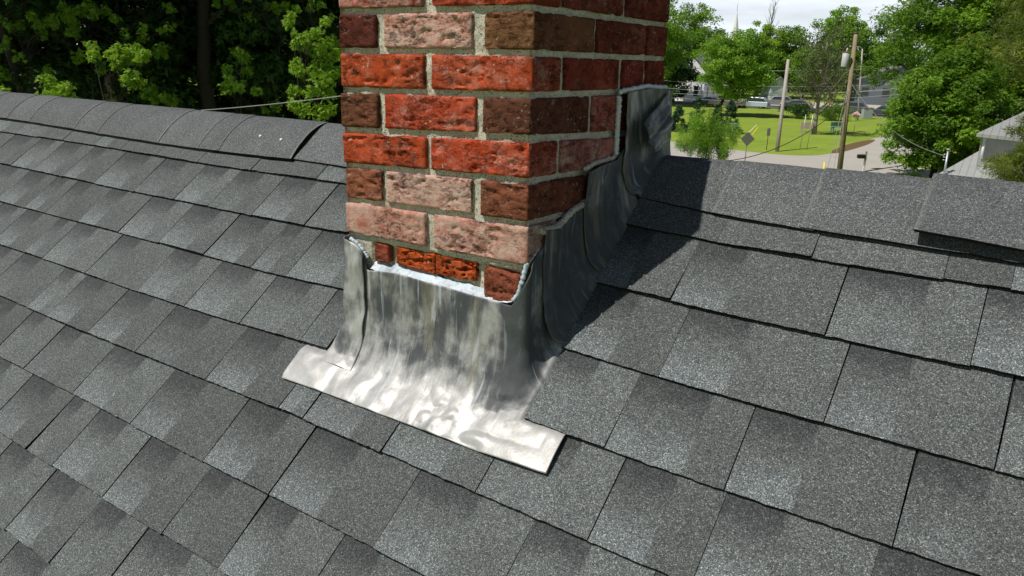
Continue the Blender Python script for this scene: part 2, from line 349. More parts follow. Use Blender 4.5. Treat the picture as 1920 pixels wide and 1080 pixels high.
def tabs_for(n):
    k = sorted(KEY.get(n, [])); R = random.Random(100+n)
    if not k: k = [-.6+R.uniform(-.1, .1)]
    if n in (1, 2, 3, 4):
        a = [x for x in k if x < -.3]; b = [x for x in k if x > 0]
        while a[-1] < -.446-.2: a.append(a[-1]+.2)
        while a[0] > T0: a.insert(0, a[0]-R.choice((.165, .2, .2, .24, .25, .21)))
        while b[-1] < T1: b.append(b[-1]+R.choice((.165, .2, .2, .24, .25, .21)))
        a = [max(x, T0) for x in a if x > T0-.2]; e0 = -.446 if n > 1 else -.418
        if e0-a[-1] < .05: a.pop()
        return list(zip(a, a[1:]+[e0])) + list(zip([{1: .034, 2: .031, 3: .036, 4: .036}[n]]+b, b))
    while k[0] > T0: k.insert(0, k[0]-R.choice((.165, .2, .2, .24, .25, .21)))
    while k[-1] < T1: k.append(k[-1]+R.choice((.165, .2, .2, .24, .25, .21)))
    return list(zip(k, k[1:]))
V = []; F = []; MI = []; UV = []; COL = []
def add_tab(n, a, b, R, rear=False):
    NU, NV = max(3, int((b-a)/(.007 if (n <= 9 and not rear) else .035))), 4
    gap = R.choice((.0003, .0005, .0008, .0012)) if a > 0 else R.choice((.0009, .0012, .0015, .0018)); a += gap; b -= gap
    lift = [R.uniform(-.0008, .0014) for _ in range(2)]; ds = R.uniform(-.0014, .0014); base = len(V)
    if R.random() < .2: lift[R.randrange(2)] += R.uniform(.002, .0045)
    sk = R.uniform(-.0025, .0025)
    fr = R.choice((.42, .5, .55, .62, .66)); 
    if b-a > .23: fr *= .85
    if n == 1 and not rear: fr = -1 if R.random() < .7 else fr
    c = (fr, R.random(), R.choice((.35, .8, 1, 1)), 1)
    def P(u, v, under=False):
        t = a+(b-a)*u; 
        s1 = (sline(n, t) if not rear else n*EX) + ds + ((.0011*noise.noise((t*60, n*3.3, 0))+.0014*noise.noise((t*190, n*3.3, 5))) if v == 0 else 0)
        s0_ = (sline(n-1, t) if not rear else max(.062, (n-1)*EX)) - .025
        s = s1+(s0_-s1)*v; h = .0088+(.0012-.0088)*v + (lift[0]*(1-u)+lift[1]*u)*(1-v)**2 + .0006*noise.noise((t*9, s*9, 2)) + (1-v)**2*(.0065*max(0, noise.noise((t*3.2, n*7.7, 1))-.05) + .0012*noise.noise((t*16, n*3, 4)))
        if not rear and n <= 4:
            e = max(0, 1-abs(t-.035)/.22) if t > 0 else max(0, 1-abs(t+.446)/.2)
            h += .0045*e
        if under: h = max(.0002, h-.0052)
        return rearpt(s, t, h) if rear else RP(s, t + sk*(v), h)
    for j in range(NV+1):
        for i in range(NU+1): V.append(P(i/NU, j/NV)); UV.append((i/NU, j/NV)); COL.append(c)
    for j in range(NV):
        for i in range(NU):
            q = base+j*(NU+1)+i; F.append((q, q+1, q+NU+2, q+NU+1)); MI.append(0)
    b2 = len(V)
    for i in range(NU+1): V.append(P(i/NU, 0, True)); UV.append((0, 0)); COL.append(c)
    for i in range(NU): F.append((b2+i, b2+i+1, base+i+1, base+i)); MI.append(1)
    for side, u in ((0, 0), (NU, 1)):
        b3 = len(V)
        for j in range(NV+1): V.append(P(u, j/NV, True)); UV.append((0, 0)); COL.append(c)
        for j in range(NV):
            A_, B_ = base+j*(NU+1)+side, base+(j+1)*(NU+1)+side
            F.append((b3+j, A_, B_, b3+j+1) if u == 0 else (b3+j+1, B_, A_, b3+j)); MI.append(1)
for n in range(0, NC+1):
    if n == 0: continue
    R = random.Random(500+n)
    for a, b in tabs_for(n): add_tab(n, a, b, R)
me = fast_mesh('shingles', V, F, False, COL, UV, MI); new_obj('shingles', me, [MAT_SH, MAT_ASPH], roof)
V = []; F = []; MI = []; UV = []; COL = []
for n in range(1, NC+1):
    R = random.Random(900+n); x = T0
    while x < T1:
        w = R.choice((.165, .2, .24, .21)); add_tab(n, x, x+w, R, True); x += w
me = fast_mesh('rear_shingles', V, F, False, COL, UV, MI); new_obj('shingles', me, [MAT_SH, MAT_ASPH], roof)
# ridge pieces
def ridge_pt(q, t, h, r=.016):
    """q = distance from the ridge along the slope (+ front), h = height off the slope"""
    ys = math.cos(TH); a = q*ys
    z = -math.sqrt(a*a+r*r)*math.tan(TH); nx = math.sin(TH)*a/math.sqrt(a*a+r*r)
    p = RP(SR, t) + Vector((math.sin(PS), -math.cos(PS), 0))*(a+h*nx) + Vector((0, 0, z + h*math.cos(TH) + (h*(1-math.cos(TH)))*(1-abs(nx)/math.sin(TH))))
    return p
def cap_piece(t0, t1, lo0, lo1, h0, h1, r=.016, lowlift=.0, thick=.0045, tone=None, flare=0.0, sag=0.0, hump=0.0):
    """one bent shingle; t0..t1 along the ridge, lo = lower edge s, h = height at each end; exposed edge at t0"""
    NU, NQ = 10, 30; Vv = []; uv = []; F_ = []; mi = []; tn = tone if tone is not None else rnd.random()
    for lay in (0, 1):
        for j in range(NQ+1):
            for i in range(NU+1):
                u = i/NU; t = t0+(t1-t0)*u; lo_ = lo0+(lo1-lo0)*u - SR
                q = lo_ - (lo_*2)*j/NQ; w = abs(q)/lo_
                q += .0016*noise.noise((t*40, 5, t0)) if j in (0, NQ) else 0
                h = h0+(h1-h0)*u + lowlift*w*w + hump*(1-w**2.4) + flare*(w**3)*(1-u) - lay*thick + .0012*noise.noise((t*9, q*9, 7))
                tt = t + (.0015*noise.noise((q*30, t0*9, 3)) if i == 0 else 0)
                Vv.append(ridge_pt(q, tt, h, r)); uv.append((u, j/NQ))
    k = (NU+1)*(NQ+1)
    for j in range(NQ):
        for i in range(NU):
            a = j*(NU+1)+i; F_.append((a, a+NU+1, a+NU+2, a+1)); mi.append(0); F_.append((k+a, k+a+1, k+a+NU+2, k+a+NU+1)); mi.append(1)
    for i in range(NU):
        a = i; F_.append((a, a+1, k+a+1, k+a)); mi.append(1); a = NQ*(NU+1)+i; F_.append((a, k+a, k+a+1, a+1)); mi.append(1)
    for j in range(NQ):
        a = j*(NU+1); F_.append((a, k+a, k+a+NU+1, a+NU+1)); mi.append(1); a += NU; F_.append((a, a+NU+1, k+a+NU+1, k+a)); mi.append(1)
    me = fast_mesh('ridge_cap', Vv, F_, True, [(tn, 0, 0, 1)]*len(Vv), uv, mi)
    me.shade_smooth(); me.set_sharp_from_angle(angle=.8)
    return new_obj('ridge_cap', me, [MAT_CAP, MAT_ASPH], roof)
cap_piece(.018, .205, .064, .083, .0150, .0150, tone=.35)
cap_piece(.189, .37, .082, .092, .0172, .0165, tone=.6)
cap_piece(.348, .60, .090, .096, .0192, .0175, tone=.5)
cap_piece(.60, .70, .095, .10, .017, .016, tone=.3)
cap_piece(.521, .76, .087, .098, .027, .023, lowlift=.014, tone=.45, flare=.007, thick=.006)
t = .74
while t < T1: cap_piece(t, t+.19, .097, .097, .0225, .020, tone=None); t += .168
cap_piece(-1.10, -.425, .089, .095, .0140, .0150, tone=.8)
# ridge vent run on the left of the chimney (vent core + overlapping caps)
seams = [-.962, -1.272, -1.37, -1.575, -1.94, -2.10, -2.44, -2.62, -2.85, -3.05]
while seams[-1] > T0: seams.append(seams[-1]-.17)
hh = .024
for i in range(len(seams)-1):
    a, b = seams[i+1], seams[i]
    l1 = .094 + .008*math.sin(b*3.1) ; l2 = .094 + .008*math.sin(a*3.1)
    # exposed edge is the right one, each piece laps onto the one to its left
    o = cap_piece(b, a-.03, l1, l2, hh+.0004*(i % 2), hh-.0016, r=.045, lowlift=.0, hump=.016, thick=.012 if i == 0 else .0014, tone=[.5, .35, .6, .42][i % 4])
core = MB(); core_t = [-.985, T0+.02]
prof = []
for j in range(21):
    q = .125-.25*j/20; prof.append(q)
Vv = []; F_ = []
for t in core_t:
    for q in prof: Vv.append(ridge_pt(q, t, .022, .045))
    for q in prof[::-1]: Vv.append(ridge_pt(q, t, .009, .03))
n_ = len(prof)*2
core.add(Vv, [tuple(range(n_)), tuple(range(2*n_-1, n_-1, -1))]+[(i, (i+1) % n_, n_+(i+1) % n_, n_+i) for i in range(n_)])
core.build('ridge_vent', MAT_ASPH, roof)
for s_, t_ in ((.049, -1.136), (.053, -1.044)):
    m = MB(); p = RP(s_-.012, t_, .031); m.tube([p-en*.012, p-en*.0025, p-en*.0012], [.004, .0042, .002], 10)
    m.build('nail_head', WHITE, roof)
# walls
hb = MB(); wy0 = RP(SE-.35, 0).y; wy1 = rearpt(SE-.35, 0).y; zt = RP(SE-.1, 0).z; zr = RP(SR, 0).z-.06
hb.box(T0+.75, T1-.1, wy0, wy1, 0, zt)
for x in (T0+.75, T1-.1):
    ym = RP(SR, 0).y; hb.add([(x-.05, wy0, zt), (x-.05, wy1, zt), (x-.05, ym, zr-.12), (x+.05, wy0, zt), (x+.05, wy1, zt), (x+.05, ym, zr-.12)], [(0,1,2),(5,4,3),(0,3,4,1),(1,4,5,2),(2,5,3,0)])
hb.build('wall', WHITE, house)
# ------------------------------------------------------------------ chimney
chim = empty('chimney_base', (0, 0, 0), 'x', 'x'); bpy.data.objects.remove(chim)
zR = {'T': .0652, 'A': 0, 'B': -.0624, 'C': -.1278, 'D': -.1959, 'E': -.266, 'F': -.3413}
zL = {'T': .0642, 'A': -.0018, 'B': -.0707, 'C': -.1418, 'D': -.2079, 'E': -.2745, 'F': -.342}
zB = {'T': .0646, 'A': -.0016, 'B': -.0652, 'C': -.150, 'D': -.212, 'E': -.276, 'F': -.345}
rows = ['U2','U1','T','A','B','C','D','E','F']
for i in range(1, 3):
    zz = .065+.0662*i; zR['U%d' % i] = zz; zL['U%d' % i] = zz; zB['U%d' % i] = zz
def zbot(row, x, y): 
    f = zL[row]+(zR[row]-zL[row])*min(max(x/CW, 0), 1); return f + (zB[row]-zR[row])*min(max(y/CD, 0), 1)
RED = (.40, .064, .023); RED2 = (.33, .052, .025); BROWN = (.125, .058, .034); TAN = (.20, .105, .052); PINK = (.42, .13, .08); DKRED = (.17, .035, .024); ORG = (.46, .085, .02); BRED = (.22, .060, .030)
# row: list of boxes x0,x1,y0,y1,colour,salts ; side face colour given separately
LAY = {
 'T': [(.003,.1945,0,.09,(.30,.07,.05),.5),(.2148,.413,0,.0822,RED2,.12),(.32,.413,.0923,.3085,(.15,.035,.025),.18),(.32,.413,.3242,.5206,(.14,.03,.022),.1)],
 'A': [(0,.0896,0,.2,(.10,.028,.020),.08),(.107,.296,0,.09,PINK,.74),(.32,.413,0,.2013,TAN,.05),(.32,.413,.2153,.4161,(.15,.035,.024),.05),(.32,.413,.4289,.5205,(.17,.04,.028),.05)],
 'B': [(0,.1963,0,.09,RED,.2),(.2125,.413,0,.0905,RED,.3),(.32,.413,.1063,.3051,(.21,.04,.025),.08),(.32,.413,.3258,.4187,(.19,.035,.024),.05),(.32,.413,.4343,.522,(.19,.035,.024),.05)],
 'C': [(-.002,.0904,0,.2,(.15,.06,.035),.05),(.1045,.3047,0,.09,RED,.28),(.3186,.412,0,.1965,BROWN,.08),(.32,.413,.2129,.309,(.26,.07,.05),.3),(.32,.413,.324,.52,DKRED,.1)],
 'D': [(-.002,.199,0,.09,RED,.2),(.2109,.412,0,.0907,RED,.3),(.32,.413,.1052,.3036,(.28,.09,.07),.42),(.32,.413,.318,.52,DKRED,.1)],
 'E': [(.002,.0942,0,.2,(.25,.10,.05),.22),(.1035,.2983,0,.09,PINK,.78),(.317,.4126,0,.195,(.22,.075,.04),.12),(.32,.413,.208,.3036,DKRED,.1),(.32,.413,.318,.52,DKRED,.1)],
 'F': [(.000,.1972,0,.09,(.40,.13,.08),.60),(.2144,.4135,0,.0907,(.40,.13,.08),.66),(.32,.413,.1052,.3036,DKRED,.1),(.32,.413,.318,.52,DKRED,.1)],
}
V = []; F = []; COL = []; WEAR = []
def nz3(p, f, o=0): return noise.noise((p[0]*f+o, p[1]*f, p[2]*f+o*.7))
def brick(x0, x1, y0, y1, zf0, zf1, col, eff, step=.0042, rough=1.0):
    """zf0/zf1 bottom/top functions of x,y"""
    dims = (x1-x0, y1-y0, .055); n = [max(2, int(d/step)) for d in dims]; R = rnd
    seed = R.uniform(0, 50); cidx = {}
    def vert(a, b, c):
        key = (round(a, 5), round(b, 5), round(c, 5))
        if key in cidx: return cidx[key]
        x = x0+dims[0]*a; y = y0+dims[1]*b; zb = zf0(x, y); ztp = zf1(x, y); z = zb+(ztp-zb)*c
        # rounded arrises
        d = [min(a, 1-a)*dims[0], min(b, 1-b)*dims[1], min(c, 1-c)*(ztp-zb)]
        rr = .0030+.0020*nz3((x, y, z), 40, seed)
        off = [0, 0, 0]
        for ax in range(3):
            if d[ax] < 1e-6:
                e = min([d[k] for k in range(3) if k != ax]); 
                pull = (max(0, rr-e)/rr)**2*rr*.55 if rr > 0 else 0
                nn = nz3((x, y, z), 22, seed); n2 = nz3((x, y, z), 75, seed+9)
                n3 = noise.fractal(Vector((x*38+seed, y*38, z*95)), .7, 2.1, 5); pt = min(1, max(0, (nz3((x, y, z), 13, seed+5)+.12)/.12)); pit = min(.0048, pt*(.0026*min(1, max(0, (n3-.10)/.10)) + .0016*min(1, max(0, (n3-.42)/.08))) + max(0, nn-.25)*.006); edge = min(1, e/.006)
                pull += rough*(pit*edge + .0008*abs(nn)) - .0004
                sgn = 1 if (a, b, c)[ax] < .5 else -1; off[ax] = sgn*pull
        key2 = len(V); V.append((x+off[0], y+off[1], z+off[2]+Z0)); cc = tuple(v*.45+w*.42 for v, w in zip(col, (.13, .040, .028))) if (a > .999 and x > .4 and b > .005 and y0 < .01) else tuple(col); COL.append(cc+(1,)); WEAR.append((eff, 0, 0, 1)); cidx[key] = key2  # corner bricks' side faces duller: weathering plus side shade put into the colour
        return key2
    for ax in range(3):
        o1, o2 = [k for k in range(3) if k != ax]
        for sd in (0., 1.):
            for i in range(n[o1]):
                for j in range(n[o2]):
                    q = []
                    for (ii, jj) in ((i, j), (i+1, j), (i+1, j+1), (i, j+1)):
                        c3 = [0, 0, 0]; c3[ax] = sd; c3[o1] = ii/n[o1]; c3[o2] = jj/n[o2]; q.append(vert(*c3))
                    if (sd == 1.) == (ax == 1): q = q[::-1]
                    F.append(q)
for i, r in enumerate(rows):
    prev = rows[i-1] if i else None
    base = LAY.get(r) or [(a, b, c, d, (RED, PINK, BROWN, (.2, .04, .03))[rnd.randrange(4)], rnd.random()*.5) for a, b, c, d, _, _ in LAY['A' if r[1] in '2468' else 'B']]
    if r[0] == 'U' and r[1] in '13579': base = [(a, b, c, d, (RED, RED2, PINK, (.2, .04, .03))[rnd.randrange(4)], rnd.random()*.5) for a, b, c, d, _, _ in LAY['A']]
    fb = lambda x, y, r=r: zbot(r, x, y)
    ft = (lambda x, y, p=prev: zbot(p, x, y)-.0102) if prev else (lambda x, y, r=r: zbot(r, x, y)+.055)
    if r == 'D': ft = lambda x, y: zbot('C', x, y)-.0118
    st = .0034 if r in LAY else .012
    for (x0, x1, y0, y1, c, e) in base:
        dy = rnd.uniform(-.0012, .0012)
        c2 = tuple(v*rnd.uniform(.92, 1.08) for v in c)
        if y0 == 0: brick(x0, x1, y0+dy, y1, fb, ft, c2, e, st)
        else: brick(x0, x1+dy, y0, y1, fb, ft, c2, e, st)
    # unseen left and rear faces, plain bricks
    for (a, b) in (((.215, .41), (.425, CD)) if r in ('T', 'B', 'D', 'F') else ((.215, .41), (.425, CD))): brick(0, .09, a, b, fb, ft, DKRED, .2, .03)
    brick(.105, .305, .43, CD, fb, ft, DKRED, .2, .03)
fg = lambda b: (lambda x, y: b)
brick(.0656, .1011, .006, .09, lambda x, y: -.3925+(x-.066)*.1, lambda x, y: -.354, (.30, .07, .04), .1, .0035, 1.3)
brick(.1186, .212, .0065, .09, lambda x, y: -.3875-.06*(x-.118), lambda x, y: -.353-.02*(x-.118), ORG, .08, .0032, 2.2)
brick(.2105, .3043, .0085, .09, lambda x, y: -.3930+.02*(x-.21), lambda x, y: -.3535, (.44, .082, .021), .1, .0032, 2.2)
brick(.3245, .3990, .001, .09, lambda x, y: -.4150, lambda x, y: -.3570-.06*(x-.3245), (.24, .07, .04), .15, .0035, 1.2)
brick(.403, .4125, .012, .09, lambda x, y: -.41, lambda x, y: -.352, DKRED, .1)
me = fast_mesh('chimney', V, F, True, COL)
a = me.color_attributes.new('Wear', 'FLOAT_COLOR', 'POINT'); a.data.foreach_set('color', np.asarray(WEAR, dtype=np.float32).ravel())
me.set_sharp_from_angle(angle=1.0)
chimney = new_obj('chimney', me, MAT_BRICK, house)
# mortar core
V = []; F = []
def sheet(P, nu, nv, fn):
    b = len(V)
    for j in range(nv+1):
        for i in range(nu+1): V.append(fn(i/nu, j/nv))
    for j in range(nv):
        for i in range(nu): q = b+j*(nu+1)+i; F.append((q, q+1, q+nu+2, q+nu+1))
ZT, ZBm = .188, -.62
def mdep(x, y, z): return .0082+.0026*noise.noise((x*45, y*45, z*45))+.0012*noise.noise((x*160, y*160, z*160))
def mf(u, v):
    x = .003+.407*u; z = ZBm+(ZT-ZBm)*v; d = mdep(x, 0, z)
    if z < -.352: d += .016*min(1, (-.352-z)/.006)*(.55+.9*max(0, noise.noise((x*26, 3, z*26))))*(0 if x < .06 else 1)
    return (x, d, z+Z0)
sheet(None, 130, 260, mf)
sheet(None, 150, 250, lambda u, v: (CW-mdep(CW, .003+.514*u, ZBm+(ZT-ZBm)*v), .003+.514*u, ZBm+(ZT-ZBm)*v+Z0))
sheet(None, 20, 60, lambda u, v: (.004, .517-.514*u, ZBm+(ZT-ZBm)*v+Z0))
sheet(None, 20, 60, lambda u, v: (.41-.406*u, .517, ZBm+(ZT-ZBm)*v+Z0))
me = fast_mesh('mortar', V, F, True); new_obj('mortar', me, MAT_MORTAR, chimney)
m = MB(); m.box(.006, CW-.006, .006, CD-.006, .186+Z0, .2+Z0); m.build('crown', MAT_MORTAR, chimney, bevel=.01)
m = MB(); P_ = [(.2065, .26, .19+Z0), (.2065, .26, .24+Z0)]; m.tube(P_, [.10, .10], 20); m.build('flue_pipe', plain('clay_flue', (.35, .15, .08)), chimney)
# ---- lead flashing: a cove swept round the chimney
def roofz(x, y):
    """height of the roof surface under (x,y), front slope then rear slope"""
    # solve front plane: (p-ORI).en=0
    zf = ORI.z - (en.x*(x-ORI.x)+en.y*(y-ORI.y))/en.z
    yr = RP(SR, (x-CW)).y; zrid = RP(SR, x-CW).z
    if y > yr: zf = zrid-(y-yr)*math.tan(TH)
    return zf
def flash(name, path, hc, oc, ztop, skirt=None, n_prof=(14, 16, 10), lift=.0, wr=.0015, patina_shade=.4, label=None, vin=0, dxb=0.0, seamfn=None):
    """path: list of (x,y,nx,ny,u); hc cove height, oc cove width, ztop(u) top edge, skirt(x,y,nx,ny) distance of the outer edge"""
    V = []; F = []; UVs = []; COLs = []; nw, ncv, nsk = n_prof
    for (x, y, nx, ny, u) in path:
        zt_ = ztop(u); hcu = hc(u) if callable(hc) else hc; ocu = oc(u) if callable(oc) else oc
        rows_ = []; zb = roofz(x, y)-Z0
        k = max(0.02, zt_-(zb+hcu))
        for j in range(nw): f = j/nw; rows_.append((0, (zt_-zb) + (hcu-(zt_-zb))*f, 0))
        sd = skirt(x, y, nx, ny) if skirt else ocu*.98
        for j in range(ncv+1):
            a = j/ncv*PI/2; o = ocu*(1-math.cos(a)); h = hcu*(1-math.sin(a)); rows_.append((o, h, a/(PI/2)))
        for j in range(1, nsk+1):
            o = ocu+max(.0, sd-ocu)*j/nsk; rows_.append((o, 0, 1+j/nsk))
        L = 0; pr = None
        for (o, h, fz) in rows_:
            drift = (seamfn(u, fz) if seamfn else 0)
            qx = x+nx*o; qy = y+ny*o+drift; z = roofz(qx, qy)
            base = Vector((qx, qy, z+h))
            if fz == 0: base.z = zb+h+Z0
            nrm = Vector((nx, ny, 0)) if fz == 0 else (Vector((nx, ny, 0))*math.cos(fz*PI/2)+en*math.sin(fz*PI/2)).normalized() if fz <= 1 else en
            d = wr*(2.0*noise.noise(base*9)+1.5*noise.noise(base*23+Vector((3, 1, 5)))+.8*noise.noise(base*48))
            d += lift + .0035 + .0045*min(fz, 1)
            if callable(dxb): d += dxb(u, fz)
            if fz > .6:
                sl_ = (base-ORI).dot(es)+PS0; tl = (base-ORI).dot(ex)
                e = min(1, max(0, (.578-sl_)/.012))*min(1, max(0, max(tl-.030, -.440-tl)/.008)); d = d*(1-e)+.0014*e
            p = base+nrm*d; V.append(p)
            if pr is not None: L += (p-pr).length
            pr = p; UVs.append((u, L)); 
            COLs.append((patina_shade(u, fz) if callable(patina_shade) else patina_shade, 0, 0, 1))
    n = nw+ncv+1+nsk; m = len(path)
    for i in range(m-1):
        for j in range(n-1): a = i*n+j; F.append((a, a+1, a+n+1, a+n))
    me = fast_mesh(name, V, F, True, COLs, UVs)
    o = new_obj(name, me, MAT_LEAD, chimney)
    s = o.modifiers.new('thickness', 'SOLIDIFY'); s.thickness = .0016; s.offset = 1
    return o
def path_round(y_left, y_right, nf=120, nc=26, ns=24, r=.007):
    P = []; u = 0
    for i in range(ns): y = y_left*(1-i/ns); P.append((0, y, -1, 0, -y))
    for i in range(nc+1): a = PI+PI/2*i/nc; P.append((r+r*math.cos(a), r+r*math.sin(a), math.cos(a), math.sin(a), 0.0005*i))
    for i in range(1, nf): P.append((r+(CW-2*r)*i/nf, 0, 0, -1, .013+(CW-.026)*i/nf))
    for i in range(nc+1): a = -PI/2+PI/2*i/nc; P.append((CW-r+r*math.cos(a), r+r*math.sin(a), math.cos(a), math.sin(a), CW-.013+.0005*i))
    for i in range(1, ns+1): y = r+(y_right-r)*i/ns; P.append((CW, y, 1, 0, CW+y))
    return P
AX0, AX1 = -.098, CW+.117
def skirt_apron(x, y, nx, ny):
    # outer outline: side lines and the lower edge at s=.65
    d = 9
    if nx < -1e-4: d = min(d, (x-AX0)/(-nx))
    if nx > 1e-4: d = min(d, (AX1-x)/nx)
    if ny < -1e-4:
        yl = RP(.650, x-CW).y; d = min(d, (y-yl)/(-ny))
    return d
def lerpt(tab, u):
    if u <= tab[0][0]: return tab[0][1]
    for (a, va), (b, vb) in zip(tab, tab[1:]):
        if u <= b: return va+(vb-va)*(u-a)/(b-a)
    return tab[-1][1]
atop = [(-.1, -.37), (.0, -.372), (.05, -.380), (.062, -.408), (.13, -.402), (.20, -.405), (.29, -.410), (.325, -.412), (.385, -.412), (.395, -.400), (.408, -.362), (.42, -.337), (.47, -.31), (.52, -.29)]
def wapr(u, f):
    w = (.66 if f < .5 else .66-.48*min(1, (f-.5)/.5)) if f <= 1.0 else .18  # upright lead darker than the skirt: patina plus shade put into the colour
    return w+.28*max(0, 1-abs(u-.385)/.035)*(1 if f < .95 else 0)
def apron_bump(u, f):
    d = 0
    if f > .6:
        w = min(1, (f-.6)/.6)
        d += w*(.0045*(noise.noise((u*24+f*.8, f*.9, 1))+.5)+.0012*noise.noise((u*52, f*2.5, 5)))
        if u > .25: d += w*.0075*max(0, noise.noise((u*34+f, f*2.6, 4)))*(1 if u < CW else max(0, 1-(u-CW)/.02))
    if f < .7 and abs(u-.385) < .03: d += .0035*(1-abs(u-.385)/.03)
    return d
flash('apron_flashing', path_round(.055, .13), .085, lambda u: .030+.020*min(1, max(0, u/.05)) if u < .2 else (.050 if u < CW-.02 else .044), lambda u: lerpt(atop, u), skirt_apron, (22, 26, 34), wr=.0011, patina_shade=wapr, dxb=apron_bump)
# left corner strip lapped over the apron
def strip_path():
    P = []
    for i in range(10): y = .09*(1-i/10); P.append((0, y, -1, 0, -y))
    r = .009
    for i in range(15): a = PI+PI/2*i/14; P.append((r+r*math.cos(a), r+r*math.sin(a), math.cos(a), math.sin(a), .0005*i))
    for i in range(1, 13): P.append((r+(.052-r)*i/12, 0, 0, -1, .009+(.043)*i/12))
    return P
def strip_skirt(x, y, nx, ny):
    return skirt_apron(x, y, nx, ny)*.52 if ny < -.3 else .05
o = flash('corner_flashing', strip_path(), .09, .047, lambda u: lerpt([(-.1, -.345), (0, -.352), (.03, -.362), (.05, -.37), (.062, -.385)], u), strip_skirt, (20, 20, 14), lift=.005, wr=.0034, patina_shade=lambda u, f: .52 if f < .8 else .25)
for v in o.data.vertices: pass
def side_path(y0, y1, n=30): return [(CW, y0+(y1-y0)*i/n, 1, 0, y0+(y1-y0)*i/n) for i in range(n+1)]
def seam(y0, amt): return lambda u, f: (min(f, 1)**2)*amt*math.exp(-(u-y0)*18)
flash('step_flashing', side_path(.043, .205), .13, .052, lambda u: lerpt([(.04, -.286), (.09, -.292), (.14, -.272), (.2, -.262)], u), None, (16, 18, 1), lift=.0040, wr=.0020, patina_shade=.86, seamfn=seam(.043, .045))
flash('step_flashing', side_path(.176, .338), .13, .052, lambda u: lerpt([(.17, -.204), (.22, -.196), (.29, -.193), (.33, -.183)], u), None, (16, 18, 1), lift=.0085, wr=.0022, patina_shade=.80, seamfn=seam(.176, .03))
flash('step_flashing', side_path(.309, .535), .13, .05, lambda u: lerpt([(.3, -.0695), (.42, -.064), (.53, -.068)], u), None, (16, 18, 1), lift=.0135, wr=.0026, patina_shade=.74, seamfn=seam(.309, .05))
# folded ear of lead at the back corner, over the ridge
def onx(px, py, x):
    d = rayd(px, py); return CAM+d*((x-CAM.x)/d.x)
EA = [onx(1251, 174, CW+.018), onx(1256, 262, CW+.05), onx(1228, 286, CW+.062), onx(1206, 232, CW+.040)]
V = []; F = []; UVs = []; n = 22
for j in range(n+1):
    for i in range(n+1):
        u, v = i/n, j/n
        p = EA[0]*(1-u)*(1-v)+EA[1]*u*(1-v)+EA[2]*u*v+EA[3]*(1-u)*v
        p = p+Vector((1, -.25, 0))*(.008*math.sin(PI*u)*math.sin(PI*(1-v)*.5+.2)+.004*noise.noise((u*3, v*3, 9))+.0018*noise.noise((u*9, v*9, 2))-.010*max(0, 1-abs(u-.45-.2*v)/.12))
        V.append(p); UVs.append((u*.1, v*.1))
for j in range(n):
    for i in range(n): q = j*(n+1)+i; F.append((q, q+1, q+n+2, q+n+1))
me = fast_mesh('folded_flashing', V, F, True, [(.66, 0, 0, 1)]*len(V), UVs); o = new_obj('folded_flashing', me, MAT_LEAD, chimney)
s = o.modifiers.new('thickness', 'SOLIDIFY'); s.thickness = .0018
# sealant and caulk
def bead(pts, R0, mat, name='sealant_bead', flat=.6, seed=1, n=60):
    P = []; 
    for k in range(n+1):
        t = k/n*(len(pts)-1); i = min(int(t), len(pts)-2); f = t-i; P.append(Vector(pts[i]).lerp(Vector(pts[i+1]), f))
    m = MB(); R_ = [R0*(1+.5*noise.noise((k*.5+seed*9, seed, 0)))*(.35 if k in (0, n) else 1) for k in range(n+1)]
    P = [p+Vector((.0015*noise.noise((k*.4, 7, seed)), 0, .002*noise.noise((k*.3, 2, seed)))) for k, p in enumerate(P)]
    m.tube(P, R_, 10); return m.build(name, mat, chimney)
def fillet(pts, R0, mat, name='sealant_bead', seed=1, n=90):
    V = []; F = []; K = 7
    for k in range(n+1):
        t = k/n*(len(pts)-1); i = min(int(t), len(pts)-2); p = Vector(pts[i]).lerp(Vector(pts[i+1]), t-i)
        up_ = R0*(1+.9*noise.noise((k*.16+seed, 4, 0))+.3*noise.noise((k*.6, 2, seed))); dn = R0*.55*(1+.9*noise.noise((k*.2, 9, seed)))
        for j in range(K):
            f = j/(K-1); b_ = math.sin(f*PI); V.append((p.x, p.y+.011-.016*f-.0015*b_+.0008*noise.noise((k*.3, j*.6, 1)), p.z+up_-(up_+dn)*f))
    for k in range(n):
        for j in range(K-1): a = k*K+j; F.append((a, a+1, a+K+1, a+K))
    return new_obj(name, fast_mesh(name, V, F, True), mat, chimney)
fillet([(x, .0045, lerpt(atop, x)+Z0+.002) for x in (.060, .08, .10, .13, .16, .20, .24, .28, .31, .33, .36, .392)], .0092, MAT_SEAL, seed=2)
bead([(.385, .003, -.408+Z0), (.397, .002, -.394+Z0), (.406, .001, -.364+Z0), (CW-.003, .006, -.338+Z0), (CW-.003, .03, -.325+Z0), (CW-.003, .045, -.318+Z0)], .0042, MAT_SEAL, seed=3)
bead([(.012, -.003, -.352+Z0), (.03, -.004, -.358+Z0), (.045, -.003, -.37+Z0), (.056, -.001, -.385+Z0)], .0035, MAT_SEAL, seed=4)
bead([(CW+.003, .035, -.287+Z0), (CW+.004, .06, -.289+Z0), (CW+.004, .10, -.287+Z0), (CW+.004, .14, -.269+Z0), (CW+.004, .19, -.260+Z0)], .0060, MAT_MORTAR, 'mortar_fillet', seed=5)
bead([(CW+.004, .18, -.2+Z0), (CW+.004, .22, -.192+Z0), (CW+.004, .29, -.19+Z0), (CW+.004, .315, -.184+Z0)], .0045, MAT_MORTAR, 'mortar_fillet', seed=6)
bead([(CW+.003, .306, -.19+Z0), (CW+.003, .306, -.15+Z0), (CW+.003, .305, -.11+Z0), (CW+.003, .305, -.075+Z0)], .0050, MAT_LIME, 'caulk_line', seed=7)
